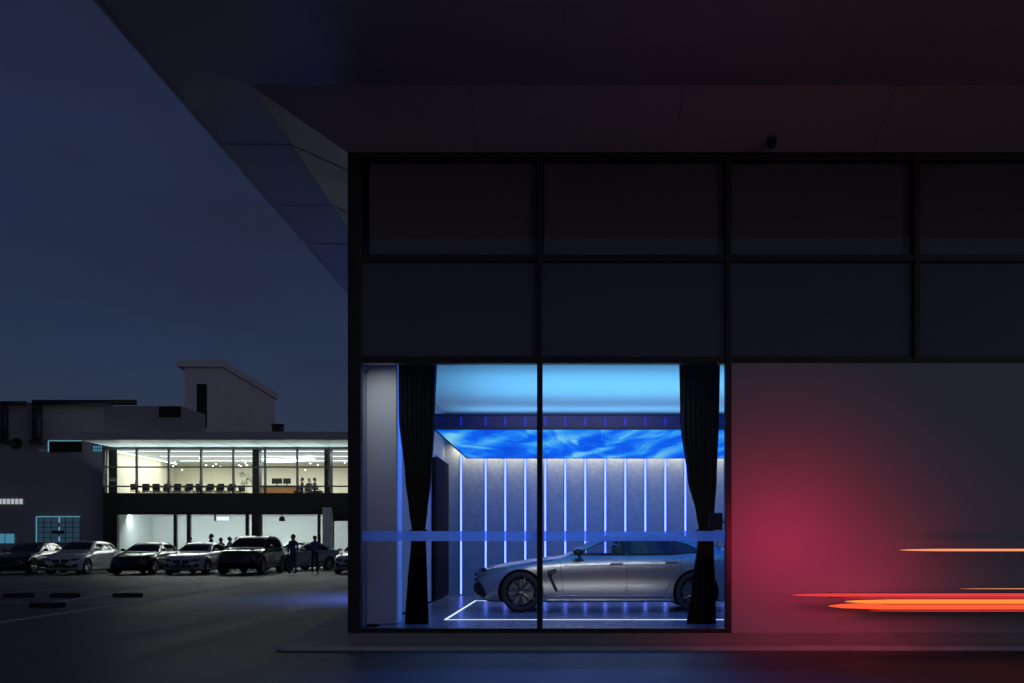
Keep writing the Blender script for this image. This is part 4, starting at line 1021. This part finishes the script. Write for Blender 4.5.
# hanging things in the ground floor windows
t = empty('hanging_screen', (PX(223, 55.6), 55.6, PZ(521, 55.6))); tag(t, 'small white lit screen hanging in the ground floor glass', 'screen')
MB().box(-0.38, 0.38, 0, 0.05, 0, 0.27, bev=0.01).build('housing', M['black_plastic'], t); MB().box(-0.36, 0.36, -0.006, -0.001, 0.02, 0.25).build('display', M['screen'], t)
MB().tube([(-0.45, 0.02, 0.0), (-0.45, 0.02, 0.42)], 0.05, 8).build('bracket', M['black_plastic'], t)
t = empty('hanging_speaker', (PX(282, 55.6), 55.6, PZ(521, 55.6))); tag(t, 'round black pendant hanging in the ground floor glass', 'pendant')
MB().lathe([(0.06, 0.26), (0.13, 0.2), (0.17, 0.08), (0.16, 0.0), (0.05, -0.02)], 16, 'z').build('shade', M['black_plastic'], t, True)
MB().tube([(0, 0, 0.25), (0, 0, 0.44)], 0.012, 6).build('cord', M['seam'], t)

# furniture upstairs
def chair(x, y, rz, label):
    t = empty('cafe_chair', (x, y, UF + 0.002), rz)
    MB().box(-.21, .21, -.21, .21, .43, .47, bev=.012).build('seat', M['black_plastic'], t)
    MB().box(-.2, .2, .185, .215, .50, .86, bev=.012).build('backrest', M['black_plastic'], t)
    for a in (-.18, .18):
        for b in (-.18, .18): MB().tube([(a, b, 0), (a * .95, b * .95, .43)], .014, 6).build('leg', M['frame'], t)
        MB().tube([(a, .19, .45), (a, .2, .52)], .012, 6).build('post', M['frame'], t)
    tag(t, label, 'chair', 'dark chairs behind the upper windows'); return t
def table(x, y, label):
    t = empty('cafe_table', (x, y, UF + 0.002))
    MB().box(-.62, .62, -.36, .36, .70, .735, bev=.01).build('tabletop', M['hall_dark'], t)
    for a in (-.52, .52): MB().tube([(a, 0, 0.02), (a, 0, .70)], .03, 8).build('leg', M['frame'], t); 
    for a in (-.52, .52): MB().box(a - .04, a + .04, -.26, .26, 0, .02).build('foot', M['frame'], t)
    tag(t, label, 'table', 'dark tables behind the upper windows')
for k in range(5):
    x = PX(146 + 21.5 * k, 57); y = 56.9
    table(x, y, 'dark cafe table in the row behind the upper windows')
    for a, b, r in ((-.33, -.55, 180), (.33, -.55, 180), (-.33, .55, 0), (.33, .55, 0)):
        chair(x + a, y + b, R(r + rb.uniform(-8, 8)), 'dark cafe chair at a table in the row behind the upper windows')
t = empty('service_counter', (PX(281, 58), 58, UF + 0.002)); tag(t, 'orange wooden counter upstairs below the two dark monitors', 'counter')
MB().box(-1.2, 1.2, -.3, .3, 0, .82, bev=.01).build('cabinet', M['wood'], t); MB().box(-1.25, 1.25, -.35, .35, .822, .86, bev=.006).build('worktop', M['hall_dark'], t)
for px, lb in ((277.5, 'wider dark monitor on the orange counter upstairs'), (287.5, 'smaller dark monitor on the orange counter, beside the wider one')):
    t = empty('counter_monitor', (PX(px, 58), 57.9, UF + 0.864)); w = .30 if px < 280 else .22; tag(t, lb, 'monitor')
    MB().box(-w, w, -.02, .02, .10, .42, bev=.008).build('display', M['black_plastic'], t); MB().box(-.03, .03, -.02, .02, .012, .1).build('stand', M['frame'], t); MB().box(-.12, .12, -.08, .08, 0, .011).build('foot', M['frame'], t)
t = empty('potted_tree', (PX(246.5, 57), 57, UF + 0.002)); tag(t, 'small dark leafed potted tree beside a column in the upper floor', 'plant')
MB().lathe([(.14, 0), (.2, .38), (.17, .38)], 16, 'z').build('pot', M['pot'], t, True)
MB().tube([(0, 0, .36), (.02, 0, .8), (-.02, .02, 1.25)], .02, 7, rs=[.025, .02, .012]).build('trunk', M['bark'], t, True)
bm = bmesh.new(); rl = random.Random(9)
for c in range(16):
    cc = Vector((rl.gauss(0, .22), rl.gauss(0, .2), 1.15 + rl.uniform(-.35, .38)))
    for q in range(12):
        p = cc + Vector((rl.gauss(0, .07), rl.gauss(0, .07), rl.gauss(0, .06))); a = Vector((rl.uniform(-1, 1), rl.uniform(-1, 1), rl.uniform(-.6, .6))).normalized(); b = a.cross(Vector((rl.uniform(-1, 1), rl.uniform(-1, 1), 1))).normalized()
        bm.faces.new([bm.verts.new(p), bm.verts.new(p + a * .06 + b * .025), bm.verts.new(p + a * .12), bm.verts.new(p + a * .06 - b * .025)])
me = bpy.data.meshes.new('crown'); bm.to_mesh(me); bm.free(); link_mesh('crown', me, M['leaf'], t)
# rooftop vent
t = empty('roof_vent', (PX(278, 63), 63, EYE + 5.763)); tag(t, 'small low vent box on the hall roof beside the sloping stair tower', 'vent')
MB().box(-.3, .3, -.3, .3, 0, 1.75, bev=.02).build('casing', M['duct'], t); MB().box(-.35, .35, -.35, .35, 1.752, 1.83).build('cap', M['duct'], t)

# ------------------------------------------------------------------ grey service building
DS = 56.0
S = empty('service_building', (-33, DS, 0)); tag(S, 'windowless grey service building with ducts and a few small lit windows', 'building')
def sb(name, px0, px1, py0, py1, d0, d1, mat, parent=None, D=DS):
    return MB().box(PX(px0, D) + 33, PX(px1, D) + 33, d0 - DS, d1 - DS, PZ(py1, D), PZ(py0, D)).build(name, mat, parent or S)
MB().box(-20, PX(103.4, DS) + 33, 0, 14, 0.0, PZ(404, DS)).build('wall', M['render_grey'], S)
MB().box(-20, PX(103.6, DS) + 33.02, -0.06, 14.1, PZ(404, DS) + .001, PZ(402.6, DS)).build('parapet', M['render_grey'], S)
def lit_window(px0, px1, py0, py1, mat, cols, rows, edge=None, label=None):
    w = sb('window', px0, px1, py0, py1, DS - .035, DS - .03, M[mat])
    if label: w['label'] = label
    for k in range(cols + 1):
        p = px0 + (px1 - px0) * k / cols
        sb('glazing_bar', p - .28, p + .28, py0 - .3, py1 + .3, DS - .06, DS - .036, M['frame'], w)
    for k in range(rows + 1):
        p = py0 + (py1 - py0) * k / rows
        m = MB().box(PX(px0, DS) + 33, PX(px1, DS) + 33, -.055, -.0362, PZ(p + .25, DS), PZ(p - .25, DS)); m.build('glazing_bar', M['frame'], w)
    return w
lit_window(-14, 23.5, 498.6, 504.4, 'white_window', 9, 1, label='narrow white lit window with dark bars')
lit_window(-14, 15.2, 533.5, 543.5, 'cyan_window', 3, 1, label='bright cyan lit window behind the black car')
w = lit_window(37, 80.5, 517, 543, 'dim_window', 6, 5, label='large dim gridded window with a bright edge')
sb('edge_light', 36.6, 37.4, 516.6, 543, DS - .08, DS - .062, M['cyan_line'], w); sb('edge_light', 37.5, 80.8, 516.4, 517.1, DS - .08, DS - .062, M['cyan_line'], w)
for k in range(3): sb('edge_light', 59.2, 60.5, 517.6 + 9.5 * k, 522.5 + 9.5 * k, DS - .08, DS - .062, M['cyan_line'], w)
sb('open_casement', 54, 65, 530.5, 534, DS - .2, DS - .085, M['frame'], w)
w = lit_window(49, 82, 441.5, 452, 'dark_window', 5, 1, label='dark strip window with a cyan light line along its top')
sb('edge_light', 49, 82, 440.6, 441.3, DS - .08, DS - .062, M['cyan_line'], w); sb('edge_light', 48.6, 49.5, 441.4, 452, DS - .08, DS - .062, M['cyan_line'], w)
sb('edge_light', 38, 45, 440.4, 441.4, DS - .08, DS - .062, M['dim_window'], w); sb('edge_light', 39, 46, 450, 451.2, DS - .08, DS - .062, M['dim_window'], w)
w = lit_window(93, 102.5, 445.5, 452, 'cyan_window', 4, 2, label='small cyan lit opening beside the hall roof')
# back block with louvre, behind the hall
K = empty('rear_block', (-33, 67.5, 0)); tag(K, 'low dark flat roofed block rising behind the hall roof beside the tower', 'building')
MB().box(-10, PX(181.5, 67.5) + 33, 0, 8, 0, PZ(406, 67.5)).build('wall', M['render_grey'], K)
MB().box(PX(160, 67.5) + 33, PX(181, 67.5) + 33, -.1, -.002, PZ(417, 67.5), PZ(406.5, 67.5)).build('louvre', M['hall_dark'], K)
for q in range(8): MB().box(PX(160, 67.5) + 33.02, PX(181, 67.5) + 32.98, -.14, -.101, PZ(416.6, 67.5) + q * .088, PZ(416.6, 67.5) + q * .088 + .04).build('louvre_blade', M['duct'], K)
# ducts
def duct(pxv, px_end, py_top, py_bot, r, label, px_start=None):
    D = DS - .45; t = empty('ventilation_duct', (PX(pxv, D), D, PZ(py_bot, D))); tag(t, label, 'duct', 'ducts on the service building')
    h = PZ(py_top, D) - PZ(py_bot, D)
    MB().tube([(0, 0, 0), (0, 0, h)], r, 18).build('riser', M['duct'], t, True)
    for q in range(3): MB().tube([(0, 0, h * (.2 + .3 * q)), (0, 0, h * (.2 + .3 * q) + .06)], r + .03, 18).build('flange', M['duct'], t, True)
    L_ = PX(px_end, D) - PX(pxv, D); a = (PX(px_start, D) - PX(pxv, D)) if px_start is not None else 0
    MB().tube([(a, .0, h + r * .55), (L_, 0, h + r * .55)], r * .55, 14).build('run', M['duct'], t, True)
    MB().box(-r * 1.1, r * 1.1, -r * 1.1, .42, -.16, .0, bev=.03).build('elbow', M['duct'], t)
duct(37.5, 136, 405, 440, .26, 'fat vertical duct with a long pipe running off along the roof edge', px_start=33)
duct(4.5, 26, 405, 440, .2, 'thin vertical duct close to the photo edge with a short top pipe', px_start=1)
t = empty('round_vent', (PX(17.5, DS), DS - .004, PZ(443.5, DS))); tag(t, 'round dark vent on the grey wall between the two ducts', 'vent')
MB().lathe([(.3, 0), (.3, -.14), (.24, -.16), (.22, -.08)], 24, 'y').build('hood', M['duct'], t, True)
for q in range(-2, 3): MB().box(-.2, .2, -.1, -.085, q * .08 - .012, q * .08 + .012).build('blade', M['seam'], t)

# ------------------------------------------------------------------ stair tower
DT = 72.0
T = empty('stair_tower', (-26, DT, 0)); tag(T, 'pale square stair tower with slit window and sloping roof edge', 'building')
tx0, tx1 = PX(184.5, DT) + 26, PX(222, DT) + 26; ztop = PZ(360.5, DT)
yb = 13.2
MB().prism([(0, 0), (0, PZ(367.5, DT)), (yb, PZ(367.5, DT) - .35), (yb, 0)], 'x', tx0, tx1).build('wall', M['render_pale'], T)
m = MB(); m.prism([(-.35, PZ(367.5, DT) + .002), (-.35, ztop), (.2, ztop), (yb + .3, PZ(367.5, DT) + .15), (yb + .3, PZ(367.5, DT) - .34), (0.0, PZ(367.5, DT) + .002)], 'x', tx0 - .45, tx1 + .18); m.build('roof', M['render_pale'], T)
sl = MB().box(PX(197, DT) + 26, PX(207, DT) + 26, -.03, -.004, PZ(429, DT), PZ(384, DT)).build('slit_window', M['dark_window'], T)
MB().box(PX(197, DT) + 26, PX(207, DT) + 26, -.05, -.031, PZ(409, DT), PZ(407.5, DT)).build('glazing_bar', M['duct'], sl)

# ------------------------------------------------------------------ people
def person(label, x, y, z, rz, top, legs, height=1.72, pose='stand', hair=True, arms=None, group=None, seed=0):
    rd = random.Random(seed)
    k = height / 1.75
    V, E, RD = [], [], []
    def add(p, r, par=None):
        V.append(Vector(p) * k); RD.append(r * k)
        if par is not None: E.append((par, len(V) - 1))
        return len(V) - 1
    sit = pose == 'sit'; dz = -.47 if sit else 0
    pel = add((0, 0, .95 + dz), (.15))
    wa = add((0, .0, 1.10 + dz), .135, pel); ch = add((0, .01, 1.30 + dz), .155, wa); up = add((0, .01, 1.42 + dz), .12, ch)
    nk = add((0, 0, 1.51 + dz), .055, up); hd = add((0, -.015, 1.61 + dz), .088, nk); ht = add((0, -.01, 1.69 + dz), .078, hd)
    add((0, -.115, 1.605 + dz), .014, hd)                                        # nose
    hands = []
    for s in (-1, 1):
        add((s * .088, 0, 1.615 + dz), .018, hd)                                    # ear
        sh = add((s * .185, .01, 1.42 + dz), .066, up)
        if arms == 'front' or sit: el, wr, hn = (s * .25, -.03, 1.14 + dz), (s * .12, -.22, 1.08 + dz), (s * .06, -.26, 1.08 + dz)
        elif arms == 'hip' and s > 0: el, wr, hn = (.38, .05, 1.2), (.2, -.06, 1.0), (.16, -.12, .99)
        else: el, wr, hn = (s * .245, .03, 1.15 + dz), (s * .25, -.05, .90 + dz), (s * .245, -.08, .83 + dz)
        e = add(el, .048, sh); w = add(wr, .034, e); h_ = add(hn, .036, w)
        d = (Vector(hn) - Vector(wr)).normalized(); sd = d.cross(Vector((0, 1, 0))); 
        if sd.length < .1: sd = d.cross(Vector((1, 0, 0)))
        sd.normalize(); nn = d.cross(sd)
        for q, ln in enumerate((.062, .074, .08, .072, .056)):
            if q == 0:
                b0 = Vector(hn) - d * .02 + nn * .035; add(b0 + nn * .02 + d * .03, .011, h_)
            else:
                b0 = Vector(hn) + nn * (.026 - .0175 * (q - 1)) + d * .03
                f1 = add(b0, .0095, h_); f2 = add(b0 + d * ln * .5, .009, f1); add(b0 + d * ln * .9 + sd * .018, .008, f2)
        hands.append((Vector(wr) * k, Vector(hn) * k))
        hp = add((s * .095, 0, .88 + dz), .10, pel)
        st = rd.uniform(-.05, .05)
        if sit: kn = add((s * .13, -.42, .50), .068, hp); an = add((s * .13, -.42, .10), .045, kn); to = add((s * .14, -.58, .045), .04, an)
        else: kn = add((s * .11, -.02 + st, .50), .066, hp); an = add((s * .12, .02 + st, .10), .043, kn); to = add((s * .14, -.13 + st, .045), .04, an)
    me = bpy.data.meshes.new('person'); me.from_pydata([tuple(v) for v in V], E, [])
    o = bpy.data.objects.new('person', me); COL.objects.link(o)
    md = o.modifiers.new('s', 'SKIN'); md.use_smooth_shade = True
    for i, sv in enumerate(me.skin_vertices[0].data):
        sv.radius = (RD[i], RD[i] * (.72 if i in (0, 1, 2, 3) else 1)); sv.use_root = (i == 0)
    o.modifiers.new('d', 'SUBSURF').levels = 1
    nm = evaluated_mesh(o); o.modifiers.clear(); o.data = nm; nm.name = 'person'
    nm.materials.clear()
    for mt in (M['skin'], top, legs, M['shoe'] if rd.random() < .7 else M['dark_cloth']): nm.materials.append(mt)
    for p in nm.polygons:
        c = p.center; zz = c.z / k - dz
        near = min(min((c - (a + (b - a) * t_)).length for t_ in (0.15, .5, 1, 1.6, 2.2)) for a, b in hands)
        if near < .055 * k + .01 and abs(c.x) > .03: i = 0
        elif zz > 1.475: i = 0
        elif c.z / k < .10: i = 3
        elif zz < .97 or (sit and c.z / k < .62 and c.y < -.1): i = 2
        else: i = 1
        p.material_index = i; p.use_smooth = True
    o.location = (x, y, z); o.rotation_euler = (0, 0, rz)
    hz_ = (1.635 + dz) * k
    m = MB(); m.ball((0, .018 * k, hz_ + .025 * k), .108 * k, (.93, 1.0, 1.02), 16, 12)
    dele = [v for v in m.bm.verts if v.co.z < hz_ - .02 * k and v.co.y < .03 * k or v.co.z < hz_ - .075 * k or (v.co.y < -.075 * k and v.co.z < hz_ + .05 * k)]
    bmesh.ops.delete(m.bm, geom=dele, context='VERTS'); m.build('hair', M['hair'], o, True)
    for s in (-1, 1): MB().ball((s * .033 * k, -.097 * k, hz_ - .005), .011 * k, seg=8, rings=6).build('eye', M['eye'], o, True)
    MB().tube([(-.025 * k, -.093 * k, hz_ - .075 * k), (0, -.102 * k, hz_ - .077 * k), (.025 * k, -.093 * k, hz_ - .075 * k)], .006 * k, 6).build('mouth', M['skin'], o, True)
    tag(o, label, 'person', group); return o
person('person in blue work clothes and pale shoes standing beside the tall black off-roader', PX(293, 45), 45, gz, R(-25), M['blue_cloth'], M['blue_cloth'], 1.78, seed=1)
person('person in blue top standing in front of the silver saloon, away from the off-roader', PX(315, 46), 46, gz, R(40), M['blue_cloth'], M['navy_cloth'], 1.73, arms='front', seed=2)
person('person in black showing above the gap between white saloon and black off-roader', PX(221, 49.2), 49.2, gz, R(160), M['dark_cloth'], M['dark_cloth'], 1.66, seed=3)
person('person in dark clothes behind the roof of the black saloon', PX(190, 50.6), 50.6, gz, R(70), M['dark_cloth'], M['navy_cloth'], 1.74, seed=4)
person('person with dark hair seen over the white saloon roof', PX(211, 50.4), 50.4, gz, R(-60), M['navy_cloth'], M['dark_cloth'], 1.86, arms='hip', seed=5)
person('person in pale top beside the bonnet of the black off-roader, behind it', PX(230, 51), 51, gz, R(80), M['pale_cloth'], M['dark_cloth'], 1.72, seed=6)
person('person in black next to the windscreen of the black off-roader, behind it', PX(236.5, 51.6), 51.6, gz, R(-80), M['dark_cloth'], M['dark_cloth'], 1.70, seed=7)
for px, y, rz, lb in ((302, 57.2, -70, 'seated person in dark clothes upstairs, closest to the window mullion'), (309.5, 57.8, 60, 'seated person in dark clothes upstairs, middle one of three'), (315, 57.3, 95, 'seated person in dark clothes upstairs, nearest the dark column')):
    person(lb, PX(px, y), y, UF + .004, R(rz), M['dark_cloth'], M['dark_cloth'], 1.74, 'sit', seed=px and int(px))
    a = R(rz); chair(PX(px, y) - math.sin(a) * .0, y, a, 'dark cafe chair under a seated person upstairs')
table(PX(308.5, 56.6), 56.55, 'dark cafe table in front of the three seated people upstairs')
